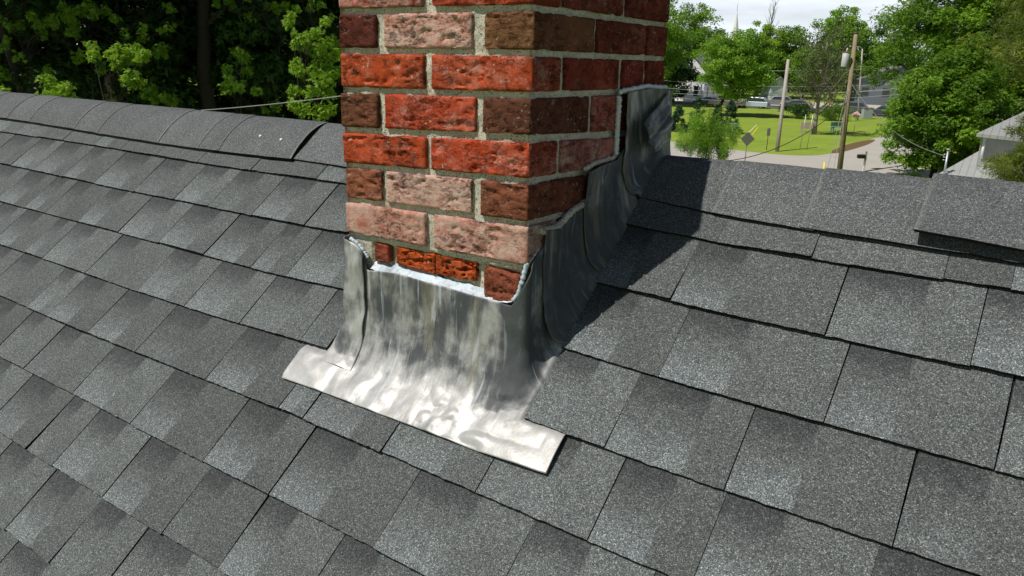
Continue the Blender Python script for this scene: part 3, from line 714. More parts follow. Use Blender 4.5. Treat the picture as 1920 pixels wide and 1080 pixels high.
bead([(CW+.005, .30, -.068+Z0), (CW+.006, .36, -.064+Z0), (CW+.006, .42, -.060+Z0), (CW+.006, .48, -.063+Z0), (CW+.005, .528, -.064+Z0)], .0045, MAT_LIME, 'caulk_line', seed=8)
# ------------------------------------------------------------------ vegetation
rs = np.random.RandomState(3)
def leaf_mesh(name, centers, radii, per, size, rng, lobes=1, droop=.0, flat=.6, aspect=.55, tint=None, upb=.7):
    """leaf-sized faces scattered in clumps"""
    n = len(centers)*per; Cn = np.repeat(np.asarray(centers), per, 0); Rd = np.repeat(np.asarray(radii), per, 0)[:, None]
    d = rng.normal(size=(n, 3)); d /= np.linalg.norm(d, axis=1)[:, None]; d *= (rng.rand(n, 1)**.45)
    d[:, 2] *= flat; P = Cn+d*Rd
    N = rng.normal(size=(n, 3))*.65 + np.array([0, 0, upb]) + d*.5; N /= np.linalg.norm(N, axis=1)[:, None]
    A = rng.normal(size=(n, 3)); A[:, 2] -= droop; A -= N*(A*N).sum(1)[:, None]; A /= np.linalg.norm(A, axis=1)[:, None]
    B = np.cross(N, A); sz = size*(.6+.8*rng.rand(n, 1))
    tn = rng.rand(n) if tint is None else np.clip(np.repeat(tint, per)+.35*(rng.rand(n)-.5), 0, 1)
    Vs = []; Fs = []; Cs = []; off = 0
    for ang in ([0] if lobes == 1 else ([-.95, 0, .95] if lobes == 3 else [-1.2, -.6, 0, .6, 1.2])):
        ca, sa = math.cos(ang), math.sin(ang); a = A*ca+B*sa; b = -A*sa+B*ca; k = 1 if ang == 0 else .8
        q = np.stack([P, P+a*sz*k*.45+b*sz*k*aspect*.5+N*sz*.06, P+a*sz*k-N*sz*.08, P+a*sz*k*.45-b*sz*k*aspect*.5+N*sz*.06], 1)
        Vs.append(q.reshape(-1, 3)); Fs.append(np.arange(n*4).reshape(n, 4)+off); off += n*4; Cs.append(np.repeat(tn, 4))
    Vv = np.concatenate(Vs); Ff = np.concatenate(Fs); c = np.concatenate(Cs); Cc = np.stack([c, c, c, np.ones_like(c)], 1)
    return fast_mesh(name, Vv, Ff, False, Cc)
def limbs(m, base, h, r, rng, n=7, spread=.5, first=.3, fork=True, lean=(0, 0), mi=0, twig=False, upward=1.0, twign=5):
    """tapered trunk with limbs; returns tip points"""
    top = Vector(base)+Vector((lean[0], lean[1], h)); P = []; R_ = []
    for k in range(9):
        f = k/8; p = Vector(base).lerp(top, f)+Vector((rng.normal()*.012*h*f, rng.normal()*.012*h*f, 0)); P.append(p); R_.append(r*(1-.8*f)+ (r*.35 if k == 0 else 0))
    m.tube(P, R_, 9, mi); tips = [P[-1]]
    for i in range(n):
        f = first+(1-first)*(i+.3)/n*.95; k = min(int(f*8), 7); p0 = P[k].lerp(P[k+1], f*8-k)
        a = i*2.4+rng.rand()*1.0; L = spread*h*(1.05-.65*f)*(.7+.5*rng.rand()); el = (.35+.5*f)*upward
        d = Vector((math.cos(a)*math.cos(el), math.sin(a)*math.cos(el), math.sin(el)))
        Q = [p0]; rr = [r*(1-.8*f)*.6]
        for q in range(1, 6):
            d = (d+Vector((rng.normal()*.12, rng.normal()*.12, .07*upward+rng.normal()*.08))).normalized(); Q.append(Q[-1]+d*L/5); rr.append(rr[0]*(1-.17*q))
        m.tube(Q, rr, 6, mi, cap=False); tips += Q[2:]
        if fork:
            for w in range(twign):
                q = 1+w % 4; dd = (d+Vector((rng.normal()*.6, rng.normal()*.6, .3+rng.normal()*.3))).normalized(); LL = L*.38*(.6+.7*rng.rand())
                E_ = [Q[q], Q[q]+dd*LL*.5+Vector((0, 0, LL*.04)), Q[q]+dd*LL+Vector((0, 0, LL*.12))]
                m.tube(E_, [rr[q]*.45, rr[q]*.3, rr[q]*.08], 4, mi, cap=False); tips.append(E_[-1])
                if twig:
                    for w2 in range(5):
                        d3 = (dd+Vector((rng.normal()*.5, rng.normal()*.5, .2+rng.normal()*.3))).normalized(); b_ = E_[0].lerp(E_[2], .3+.14*w2)
                        m.tube([b_, b_+d3*LL*.3, b_+d3*LL*.55+Vector((0, 0, LL*.06))], [rr[q]*.2, rr[q]*.14, rr[q]*.06], 3, mi, cap=False)
    return tips
def tree(name, label, cat, base, h, cr, cb, leaf, bark, seed, clumps=90, per=110, size=.16, crad=None, group=None, lobes=1, trunk_r=None, shape='round', flat=.6, density=1.0, gap=.0, irr=.38, droop=0, cents=None, limb_n=8, ch=None, off=(0, 0), upb=.7, aspect=.55):
    """cr crown radius, cb crown bottom height"""
    rng = np.random.RandomState(seed); root = empty(name, base, label, cat, group)
    m = MB(); tips = limbs(m, (0, 0, 0), h*.86, trunk_r or h*.022, rng, limb_n, cr/h*1.0, max(.25, cb/h*.9), lean=off)
    m.build('trunk', bark, root)
    cz = (h+cb)/2; hz = (h-cb)/2; pts = []
    while len(pts) < clumps:
        v = rng.normal(size=3); v /= np.linalg.norm(v); rr = rng.rand()**.38
        if shape == 'cone':
            z = rng.rand()**1.5; a = rng.rand()*2*PI; q = cr*(1-z)*(.35+.65*rng.rand()**.5)+.05; p = np.array([math.cos(a)*q, math.sin(a)*q, cb+(h-cb)*z])
        else:
            w = 1+irr*noise.noise((v[0]*1.7+seed, v[1]*1.7, v[2]*1.7)); p = np.array([v[0]*cr*rr*w+off[0]*.5, v[1]*cr*rr*w+off[1]*.5, cz+v[2]*hz*rr*w])
            if shape == 'oval' and v[2] > 0: p[0] *= 1-.45*v[2]; p[1] *= 1-.45*v[2]
        if gap and noise.noise((p[0]*.5+seed, p[1]*.5, p[2]*.5)) < gap-.5: continue
        pts.append(p)
    pts = np.array(pts); cd_ = crad or cr*.26; rad = cd_*(.6+.7*rng.rand(len(pts)))
    tint = np.clip(.5+.9*np.array([noise.noise((p[0]*.7, p[1]*.7, p[2]*.7+seed)) for p in pts]), 0, 1)
    me = leaf_mesh('crown', pts, rad, per, size, rng, lobes, droop, flat, aspect, tint, upb); new_obj('crown', me, leaf, root)
    return root
def bp(px, py): p = ground_pt(px, py); return (p.x, p.y, 0)
def gd(px, d):
    if px < 720: p = at(px, 170, d); return (p.x, p.y, 0)      # behind the ridge: foot straight below the seen trunk
    p = gdist(px, d); return (p.x, p.y, 0)
TB = 'trees standing beyond the highway'
# --- far tree line behind the highway
FT = [ # px, depth, height, crown r, bottom, leaf, label, clumps
 (1215, 118, 17, 6.5, 2, LEAF_MAPLE, 'broad dark green tree partly hidden behind the chimney', 130),
 (1290, 150, 17.2, 5.6, 3, LEAF_MAPLE, 'tall round tree rising behind the gable of the white house', 150),
 (1262, 128, 9.5, 3.6, .6, LEAF_DARK, 'lower dark tree beside the left corner of the white house', 90),
 (1392, 162, 11.8, 4.6, 1, LEAF_BRIGHT, 'bright tree hiding the lower half of the church steeple', 120),
 (1418, 150, 14.5, 3.2, 1, LEAF_YOUNG, 'pale yellow green narrow tree right of the church steeple', 90),
 (1462, 158, 14.5, 5.0, 1, LEAF_MAPLE, 'dark green tree below the bare topped branches', 130),
 (1505, 150, 10, 4.6, .5, LEAF_MAPLE, 'low green tree in the tree line right of the grey pole', 110),
 (1556, 140, 17.2, 4.6, 4, LEAF_BRIGHT, 'tallest light green tree in the tree line left of the transformer', 120),
 (1600, 150, 14, 5.0, 1, LEAF_MAPLE, 'green tree in the tree line directly behind the transformer pole', 120),
 (1650, 145, 14, 6.0, 1, LEAF_DARK, 'dark tree in the tree line behind the big maple', 110),
]
for i, (px, d, h, cr_, cb, lf, lab, cl) in enumerate(FT):
    tree('broadleaf_tree', lab, 'tree', gd(px, d), h, cr_, cb, lf, BARK, 20+i, cl, 120, .42, group=TB, crad=cr_*.28, irr=.22)
far = MB()
rng = np.random.RandomState(5); cents = []
for k in range(420):
    px = rng.uniform(900, 2350); d = rng.uniform(175, 240); p = gdist(px, d); cents.append((p.x, p.y, rng.uniform(.5, 11)))
me = leaf_mesh('distant_wood', np.array(cents), np.full(len(cents), 4.0), 90, 1.2, rng, tint=rng.rand(len(cents)))
tag(new_obj('distant_wood', me, LEAF_DARK), 'mass of dark woodland on the horizon beyond the highway', 'wood', None, 'stuff')
# bare topped tree
root = empty('dead_tree', gd(1432, 155), 'bare leafless treetop with fine grey twigs against the sky', 'tree')
m = MB(); rng = np.random.RandomState(8); limbs(m, (0, 0, 0), 18.5, .32, rng, 14, .30, .45, twig=True, upward=1.5); m.build('trunk', BARK_GREY, root)
# maple on the lawn in front of the white house
tree('lawn_maple', 'bright green maple on the lawn hiding the parked pickup truck', 'tree', bp(1341, 216), 10.7, 4.5, 2.2, LEAF_BRIGHT, BARK_DARK, 61, 210, 150, .27, crad=1.05, trunk_r=.24, limb_n=12, off=(3.4, 1.6))
# half dead tree
root = empty('half_dead_tree', bp(1526, 252), 'grey half bare tree with sparse leaves standing on the lawn', 'tree')
m = MB(); rng = np.random.RandomState(12); tips = limbs(m, (0, 0, 0), 8.6, .22, rng, 24, .62, .20, twig=True, upward=1.12, twign=8); m.build('trunk', BARK_GREY, root)
tp = np.array([tuple(p) for p in tips]); tp = tp[rng.rand(len(tp)) < .6]
new_obj('crown', leaf_mesh('crown', tp, np.full(len(tp), .55), 26, .20, rng, tint=rng.rand(len(tp))), LEAF_OLIVE, root)
# the big maple on the right
bm = gd(1800, 44)
tree('big_maple', 'big dark green maple overhanging the side street', 'tree', bm, 15.5, 5.6, 2.0, LEAF_MAPLE, BARK_DARK, 77, 560, 170, .17, crad=.80, trunk_r=.38, lobes=3, flat=.75, limb_n=16, upb=1.2, aspect=.4)
tree('maple_tree', 'leafy maple whose low boughs droop over the grass island by the street', 'tree', gd(1742, 40), 7.6, 2.9, .9, LEAF_MAPLE, BARK_DARK, 78, 240, 150, .16, crad=.65, trunk_r=.2, lobes=3, flat=.7, limb_n=12, upb=1.2, aspect=.4)
tree('maple_tree', 'second tall maple behind the pine at the right edge', 'tree', gd(1925, 52), 17, 5.5, 2, LEAF_MAPLE, BARK_DARK, 79, 260, 150, .22, crad=1.0, trunk_r=.35, flat=.7, limb_n=12, upb=1.2)
# pine at the right edge: soft needle tufts on tiered boughs
def pine(name, label, base, h, cr_, cb, seed, needle, tiers, per, mat=LEAF_PINE, cat='pine tree'):
    rng = np.random.RandomState(seed); root = empty(name, base, label, cat); m = MB(); cents = []; rad = []
    m.tube([(0, 0, 0), (0, 0, h*.5), (0, 0, h)], [h*.022, h*.014, .02], 9)
    for i in range(tiers):
        f = i/tiers; z = cb+(h-cb)*f
        for k in range(7):
            a = k*2*PI/7+i*.7+rng.rand()*.4; L = cr_*(1-f)**.8*(.7+.45*rng.rand()); d = Vector((math.cos(a), math.sin(a), .12+.25*f)); Q = [Vector((0, 0, z))]
            for q in range(1, 5): Q.append(Q[-1]+Vector((d.x, d.y, d.z+.05*q))*L/4)
            m.tube(Q, [.05*(1-f)+.012, .03, .02, .012, .006], 5, cap=False)
            for q in range(1, 5):
                for w in range(3): c = Q[q]+Vector((rng.normal(), rng.normal(), rng.normal()*.4))*L*.12; cents.append(tuple(c)); rad.append(.16*L+.12)
    m.build('trunk', BARK, root); cents = np.array(cents); tn = np.clip(rng.rand(len(cents)), 0, 1)
    new_obj('crown', leaf_mesh('crown', cents, np.array(rad), per, needle, rng, lobes=3, flat=.55, aspect=.12, tint=tn, upb=.3), mat, root); return root
pine('pine_tree', 'yellow green pine with soft needles in front of the grey porch roof', gd(1962, 21), 7.8, 2.35, .6, 31, .17, 16, 75)
pine('pine_tree', 'tall pine with drooping boughs at the right edge of the picture', gd(2000, 27), 13.5, 3.6, 6.0, 32, .2, 14, 75)
# spruces and bush by the street
for i, (px, py, h, lab) in enumerate([(1270, 247, 2.6, 'smallest spruce standing alone at the left end of the lawn'), (1306, 245, 3.2, 'young spruce behind the left side of the round bush'), (1343, 247, 2.6, 'young spruce directly in front of the lawn maple trunk'), (1367, 250, 3.1, 'young dark spruce left of the green street name sign')]):
    tree('spruce_tree', lab, 'spruce', bp(px, py), h, h*.36, .15, LEAF_SPRUCE, BARK, 200+i, 70, 90, .13, crad=.28, group='young spruces on the lawn', shape='cone', droop=.5, trunk_r=.05)
tree('juniper_bush', 'large feathery light green bush beside the side street', 'bush', gd(1322, 50), 3.1, 1.75, .1, LEAF_BRIGHT, BARK, 210, 230, 100, .13, crad=.30, flat=1.8, aspect=.28, trunk_r=.06, upb=.2, irr=1.0)
tree('low_shrub', 'low bright green shrub under the diamond sign', 'bush', gd(1385, 41), 1.15, 1.25, .05, LEAF_YOUNG, BARK, 211, 60, 70, .10, crad=.35, trunk_r=.03)
for i, (px, py, lab) in enumerate([(1494, 222, 'dark rounded shrub left of the half dead tree'), (1560, 226, 'dark rounded shrub right of the half dead tree')]):
    tree('shrub', lab, 'bush', bp(px, py), 2.0, 1.9, .05, LEAF_DARK if i == 0 else LEAF_MAPLE, BARK, 220+i, 60, 80, .16, crad=.6, group='rounded shrubs by the highway', trunk_r=.04)
for k in range(7):
    px = 1668+k*14; d = 41+1.1*math.sin(k*2.1)
    tree('wildflower', ('tall weed with pale flowers on the verge below the mailbox', 'weed growing on the verge below the big maple')[k > 3], 'weed', gd(px, d), .75+.2*math.sin(k*1.3), .25, .05, LEAF_OLIVE, BARK, 240+k, 10, 30, .07, crad=.12, group='weeds on the street verge', trunk_r=.01, limb_n=3)
# --- the dark trees on the left
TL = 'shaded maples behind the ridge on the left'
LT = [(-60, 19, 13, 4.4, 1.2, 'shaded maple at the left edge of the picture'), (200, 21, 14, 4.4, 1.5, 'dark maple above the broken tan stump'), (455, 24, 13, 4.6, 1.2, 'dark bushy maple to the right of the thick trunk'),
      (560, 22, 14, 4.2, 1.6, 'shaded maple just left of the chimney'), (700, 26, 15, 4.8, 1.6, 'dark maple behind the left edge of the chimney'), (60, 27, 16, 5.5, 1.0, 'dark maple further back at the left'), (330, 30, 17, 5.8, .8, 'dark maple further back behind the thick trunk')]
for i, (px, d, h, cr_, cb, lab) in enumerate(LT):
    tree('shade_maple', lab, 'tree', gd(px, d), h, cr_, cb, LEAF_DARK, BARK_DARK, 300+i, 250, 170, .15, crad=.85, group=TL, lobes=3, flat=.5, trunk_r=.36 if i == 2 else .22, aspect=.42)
# tall canopy trees in front of them, unseen crowns above the frame added to shade them
for i, (px, d, h, cr_, tr_, lab) in enumerate([(404, 19, 17.5, 4.9, .24, 'tall maple with the thickest straight trunk, canopy high overhead'), (40, 16.5, 17, 4.8, .11, 'tall maple near the left edge, canopy added overhead for shade'), (690, 18, 18, 4.9, .25, 'unseen tall maple behind the chimney, canopy added overhead for shade'), (-420, 25, 17, 5.2, .25, 'unseen tall maple outside the left edge of the picture, added for shade'), (225, 21, 18, 5, .2, 'tall maple behind the broken stump, canopy added overhead for shade')]):
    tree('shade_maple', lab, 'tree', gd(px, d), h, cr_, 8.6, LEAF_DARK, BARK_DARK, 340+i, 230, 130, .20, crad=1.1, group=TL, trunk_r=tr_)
# sunlit sprigs: leafy saplings reaching above the ridge line
def sprig(px, d, pts, lab, seed, size=.062, per=34, leaf=LEAF_YOUNG):
    """sapling rooted on the ground, leaf clusters at the given picture heights"""
    b = Vector(gd(px, d)); root = empty('sapling', b, lab, 'sapling', 'sunlit saplings behind the ridge'); rng = np.random.RandomState(seed)
    P = [at(x, y, d+rng.uniform(-.3, .3))-b for x, y, r in pts]; top = max(P, key=lambda p: p.z); m = MB()
    m.tube([(0, 0, 0), (top.x*.3, top.y*.3, top.z*.5), tuple(top)], [.04, .02, .004], 7)
    for p in P: q = Vector((top.x*.3, top.y*.3, top.z*.5)).lerp(top, .3); q.z = max(.3, p.z-.5); m.tube([(q.x*p.z/max(top.z, .1), q.y, q.z), tuple(p)], [.006, .003], 5, cap=False)
    m.build('trunk', BARK_DARK, root); rad = np.array([r*d/FPX for x, y, r in pts])
    new_obj('crown', leaf_mesh('crown', np.array([tuple(p) for p in P]), rad, int(per*1.9), size*d/12, rng, lobes=5, droop=.8, flat=.9, aspect=.40, tint=rng.rand(len(P))*.5+.4, upb=.5), leaf, root)
sprig(110, 11.5, [(88, 152, 16), (100, 165, 18), (112, 172, 16), (125, 165, 14), (90, 182, 18), (120, 186, 20), (105, 190, 20), (138, 190, 14)], 'small sunlit sapling top at the left behind the ridge', 1, per=34)
sprig(232, 13, [(172, 88, 12), (176, 102, 13), (205, 100, 12), (222, 92, 12), (236, 97, 13), (255, 92, 13), (262, 104, 14), (240, 110, 14), (218, 112, 12), (246, 142, 15), (258, 150, 15), (240, 152, 12), (272, 100, 10), (216, 125, 10)], 'sunlit maple sapling beside the broken stump', 2, per=26)
sprig(300, 15, [(275, 175, 14), (290, 184, 14), (310, 182, 12), (325, 190, 10), (285, 168, 10)], 'low faintly lit sapling left of the thick trunk', 3, per=22, leaf=LEAF_BRIGHT)
sprig(428, 15, [(425, 130, 12), (430, 150, 12), (422, 168, 13), (450, 100, 10), (460, 108, 10), (448, 165, 12), (480, 170, 12)], 'slender sapling right of the thick trunk', 4, per=20, leaf=LEAF_BRIGHT)
sprig(592, 10.5, [(558, 68, 13), (575, 72, 15), (590, 62, 14), (560, 82, 14), (605, 85, 18), (600, 105, 20), (612, 125, 18), (590, 130, 16), (556, 118, 12), (560, 130, 14), (598, 150, 20), (618, 150, 16), (552, 170, 14), (585, 172, 16), (615, 175, 18), (550, 195, 14), (570, 205, 16), (595, 212, 20), (618, 205, 16), (630, 100, 14), (628, 135, 14), (545, 32, 12), (610, 40, 12), (540, 45, 10)], 'tall sunlit sapling beside the left edge of the chimney', 5, per=30)
sprig(150, 16, [(38, 45, 10), (80, 45, 12), (95, 38, 10), (60, 30, 10), (130, 28, 14), (150, 18, 14), (165, 10, 14), (175, 26, 12), (140, 44, 12), (195, 20, 12), (215, 34, 10), (120, 14, 12)], 'sunlit bough cluster high at the upper left', 6, per=22, leaf=LEAF_BRIGHT)
sprig(20, 12, [(2, 168, 12), (-12, 175, 14), (8, 178, 8)], 'sunlit sapling cut by the left edge of the picture', 7, per=24)
rg = random.Random(44)
for k, (xa, xb, d, lab) in enumerate([(-30, 130, 14.5, 'thin understory maple with scattered sunlit leaves at the upper left'), (130, 330, 15.5, 'thin understory maple with scattered sunlit leaves above the broken stump'), (400, 540, 16, 'thin understory maple with scattered sunlit leaves right of the thick trunk'), (520, 650, 15, 'thin understory maple with sunlit leaves high beside the chimney')]):
    pts = []
    while len(pts) < 30:
        x, y = rg.uniform(xa, xb), rg.uniform(-25, 215)
        if noise.noise((x*.017, y*.02, 3.3)) + (.12 if y < 70 else -.02) > .02: pts.append((x, y, rg.uniform(5, 13)))
    sprig((xa+xb)/2, d, pts, lab, 60+k, size=.055, per=12, leaf=LEAF_MAPLE)
# broken stump
root = empty('broken_stump', gd(205, 18.5), 'broken tan tree stump with split bare wood', 'stump')
m = MB(); b0 = Vector(gd(205, 18.5)); tp_ = at(200, 148, 18.5)-b0; bt = at(212, 215, 18.5)-b0
m.tube([(bt.x, bt.y, 0), tuple(bt), tuple(bt.lerp(tp_, .6)), tuple(tp_+Vector((0, 0, .05)))], [.20, .17, .14, .05], 9, cap=True)
m.tube([tuple(bt+Vector((-.14, 0, 0))), tuple(tp_+Vector((-.12, 0, -.1)))], [.07, .02], 6)
m.build('trunk', plain('split_wood', (.42, .33, .22), .9, 0, .5, 7), root)
# ------------------------------------------------------------------ wires and poles
def catenary(a, b, sag, n=24):
    a, b = Vector(a), Vector(b); return [a.lerp(b, i/n)-Vector((0, 0, sag*4*(i/n)*(1-i/n))) for i in range(n+1)]
def wire(a, b, sag, r, mat, label, cat='cable', name='overhead_cable', group=None):
    m = MB(); m.tube(catenary(a, b, sag), r, 6); return tag(m.build(name, mat), label, cat, group)
wire(at(225, 214, 9.6), at(760, 163, 7.2), .05, .0058, WIREG, 'thin pale cable running behind the ridge to the chimney')
def pole(name, px0, py0, px1, py1, d, r0_, r1_, mat, label, z0=0, extra=0.0):
    b = ground_pt(px0, py0) if d is None else Vector(gd(px0, d)); dd = (b-CAM).dot(fw)
    t = at(px1, py1, dd); o = empty(name, b, label, 'pole'); m = MB(); q = t-b
    m.tube([(0, 0, 0), tuple(q*.5), tuple(q)], [r0_, (r0_+r1_)/2, r1_], 12); m.build('shaft', mat, o); return o, b, q, dd
P1, b1, q1, d1 = pole('utility_pole', 1573, 329, 1605, 62, None, .165, .115, POLEWOOD, 'brown wooden utility pole carrying the grey transformer')
def along(q, f): return tuple(q*f)
m = MB(); hb_ = q1*.80; fwd = Vector((rt.x, rt.y, 0)).normalized()
tcx = q1*((329-126)/(329-62.)) - fwd*.46; m.tube([tcx, tcx+Vector((0, 0, .04)), tcx+Vector((0, 0, .80)), tcx+Vector((0, 0, .86))], [.20, .22, .22, .17], 18); tr = m.build('transformer', plain('transformer_paint', (.50, .51, .52), .5, .1, .12, 3), P1)
m = MB(); m.tube([tcx+Vector((0, 0, .86)), tcx+Vector((.02, 0, 1.02)), tcx+Vector((.02, 0, 1.12))], [.05, .06, .03], 8); m.build('bushing', plain('porcelain', (.5, .48, .46), .3), tr)
m = MB(); m.tube([tcx+Vector((0, 0, .82)), tcx+Vector((0, 0, .88))], [.225, .225], 18); m.build('lid', plain('rusty_lid', (.25, .12, .07), .8), tr)
m = MB(); m.tube([q1*.99, q1*1.008], [.13, .10], 10); m.build('pole_cap', plain('black_cap', (.02, .02, .02)), P1)
m = MB(); p_ = q1*.735; m.tube([p_-fwd*.2, p_+fwd*.2], .05, 6); m.tube([p_-fwd*.2+Vector((0, 0, -.2)), p_+fwd*.18+Vector((0, 0, -.1))], .04, 6); m.build('bracket', STEEL, P1)
P2, b2, q2, d2 = pole('utility_pole', 1457, 284, 1478, 112, None, .155, .12, POLEGREY, 'silver grey leaning wooden pole without a transformer')
P3, b3, q3, d3 = pole('street_light_pole', 1608, 226, 1617, 92, None, .11, .08, POLEGREY, 'distant pole with a bent lamp arm behind the transformer pole')
m = MB(); m.tube([q3, q3+Vector((0, 0, .25))-fwd*.3, q3+Vector((0, 0, .3))-fwd*1.1], [.04, .04, .04], 6); m.build('lamp_arm', STEEL, P3)
m = MB(); e_ = q3+Vector((0, 0, .3))-fwd*1.1; m.tube([e_, e_-fwd*.3, e_-fwd*.6-Vector((0, 0, .03))], [.05, .12, .05], 8); m.build('lamp_head', STEEL, P3)
# horizontal lines along the highway
GW = 'power lines crossing above the highway'
for i, (ya, yb, d_) in enumerate([(143, 152, 100), (157, 163, 98), (168, 160, 97), (176, 172, 96), (116, 121, 104)]):
    wire(at(1180, ya, d_+18), at(1700, yb+4, d_-10), .9, .028, WIREG, ('uppermost', 'second', 'third', 'fourth', 'highest faint')[i]+' power line stretched across the distant trees', 'cable', 'power_line', GW)
wire(at(1120, 228, 44), at(1460, 172, 66), .5, .018, WIREM, 'black cable sweeping in front of the small spruces')
wire(at(1290, 303, 34), b1+q1*.52, 1.1, .02, WIREM, 'thick black cable running up to the transformer pole')
GG = 'guy wires from the transformer pole'
wire(b1+q1*.72, Vector(gd(1548, 46)), .05, .014, WIREG, 'left guy wire of the transformer pole ending in a yellow guard', 'guy wire', 'guy_wire', GG)
wire(b1+q1*.70, Vector(gd(1560, 45.5)), .05, .014, WIREG, 'right guy wire of the transformer pole', 'guy wire', 'guy_wire', GG)
def rod(name, a, b, r, mat, label, cat, group=None):
    m = MB(); m.tube([a, b], r, 8); return tag(m.build(name, mat), label, cat, group)
g0 = Vector(gd(1543.5, 45.5)); rod('guy_guard', g0, at(1546, 304, 45.6), .05, YELLOW, 'yellow guy wire guard left of the transformer pole base', 'guy guard')
g1_ = ground_pt(1386, 266); g2_ = ground_pt(1395, 272)
rod('guy_guard', g1_, at(1419, 234, (g1_-CAM).dot(fw)), .035, plain('pale_guard', (.7, .68, .35)), 'pale slanting guy guard behind the diamond sign', 'guy guard')
rod('guy_guard', g2_, at(1423, 237, (g2_-CAM).dot(fw)), .035, YELLOW, 'bright yellow slanting guy guard right of the diamond sign', 'guy guard')
# signs
def sign_post(name, px, py, top, d, r, mat, label, build):
    b = Vector(gd(px, d)) if d else ground_pt(px, py); dd = (b-CAM).dot(fw); t = at(px, top, dd); H = t.z; o = empty(name, b, label, 'sign', rz=math.atan2(rt.y, rt.x))
    m = MB(); m.tube([(0, 0, 0), (0, 0, H)], r, 8); m.build('post', mat, o); build(o, H, dd); return o
def diamond(o, H, dd):
    a = .46; m = MB(); m.add([(0, -.01, H), (a, -.01, H-a), (0, -.01, H-2*a), (-a, -.01, H-a), (0, .01, H), (a, .01, H-a), (0, .01, H-2*a), (-a, .01, H-a)], [(0,1,2,3),(7,6,5,4),(0,4,5,1),(1,5,6,2),(2,6,7,3),(3,7,4,0)])
    q = m.build('sign_panel', SIGNGREY, o); q.location = (0, -.05, 0)
sign_post('diamond_sign', 1395.5, 0, 245, 49, .03, STEEL, 'diamond road sign seen from its grey back', diamond)
def street(o, H, dd):
    g_ = plain('sign_green', (.0, .26, .16), .5)
    for k, an in enumerate((.15, 1.0)):
        m = MB(); m.box(-.48, .48, -.01, .01, -.10, .10); q = m.build('name_blade', g_, o); q.location = (.08, -.03*k, H-.02-.22*k); q.rotation_euler = (0, 0, an)
        m = MB(); 
        for z in (-.088, .080): m.box(-.47, .47, -.014, -.011, z, z+.01)
        # the lettering is only a pale smear at this distance
        for x in range(-7, 7):
            if x not in (-2, 4): m.box(x*.055, x*.055+.035, -.014, -.011, -.04, .045)
        e_ = m.build('lettering', WHITE, q)
sign_post('street_name_sign', 1372, 257, 231, None, .06, POLEGREY, 'green street name sign on a wooden post by the spruces', street)
def small(o, H, dd):
    m = MB(); m.box(-.13, .13, -.012, .012, H-.55, H+.02); q = m.build('sign_panel', SIGNGREY, o); q.location = (0, -.04, 0)
sign_post('narrow_sign', 1437, 281, 240, None, .028, plain('dark_post', (.05, .055, .05)), 'narrow grey sign on a dark post at the lawn edge', small)
bA = Vector(bp(1502, 281)); ddA = (bA-CAM).dot(fw)
o = empty('back_of_sign', bA, 'pale beige sign panel held by two thin steel posts', 'sign', rz=math.atan2(rt.y, rt.x))
for x_, nm in ((-.10, 0), (.45, 1)):
    m = MB(); m.tube([(x_, 0, 0), (x_+.12, 0, 2.75)], .025, 8); m.build('post', STEEL, o)
oo = empty('notice_board', bp(1511, 252), 'low beige board beside the trunk of the half dead tree', 'board', rz=math.atan2(rt.y, rt.x)); m = MB(); m.box(-.6, .6, -.03, .03, .55, 1.15); m.build('board_panel', plain('beige_board', (.42, .33, .26)), oo)
m = MB(); m.box(-.52, -.46, -.02, .02, 0, .55); m.build('leg', STEEL, oo); m = MB(); m.box(.46, .52, -.02, .02, 0, .55); m.build('leg', STEEL, oo)
o['label'] = 'pair of tall thin steel sign posts at the lawn edge'; 
# mailbox
mbx = empty('mailbox', gd(1618, 47), 'dark mailbox on a weathered post beside the street', 'mailbox', rz=math.atan2(rt.y, rt.x))
m = MB(); m.box(-.05, .05, -.05, .05, .55, 1.42); m.build('post', POLEGREY, mbx)
m = MB(); m.box(-.055, .055, -.055, .055, .0, .55); m.build('post_sleeve', WHITE, mbx)
m = MB(); prof_ = [(-.09, .0)]+[(-.09*math.cos(a), .12+.09*math.sin(a)) for a in [PI*k/8 for k in range(9)]]+[(.09, 0)]
m.prism(prof_, -.52, -.05); q = m.build('box', plain('mailbox_black', (.02, .02, .022), .4), mbx); q.location = (0, 0, 1.02)
m = MB(); m.box(-.3, -.28, -.11, -.095, .1, .3); m.build('flag', plain('flag_red', (.4, .03, .02)), q)
m = MB(); m.box(-.50, .06, -.04, .04, .97, 1.02); m.build('arm', POLEGREY, mbx)
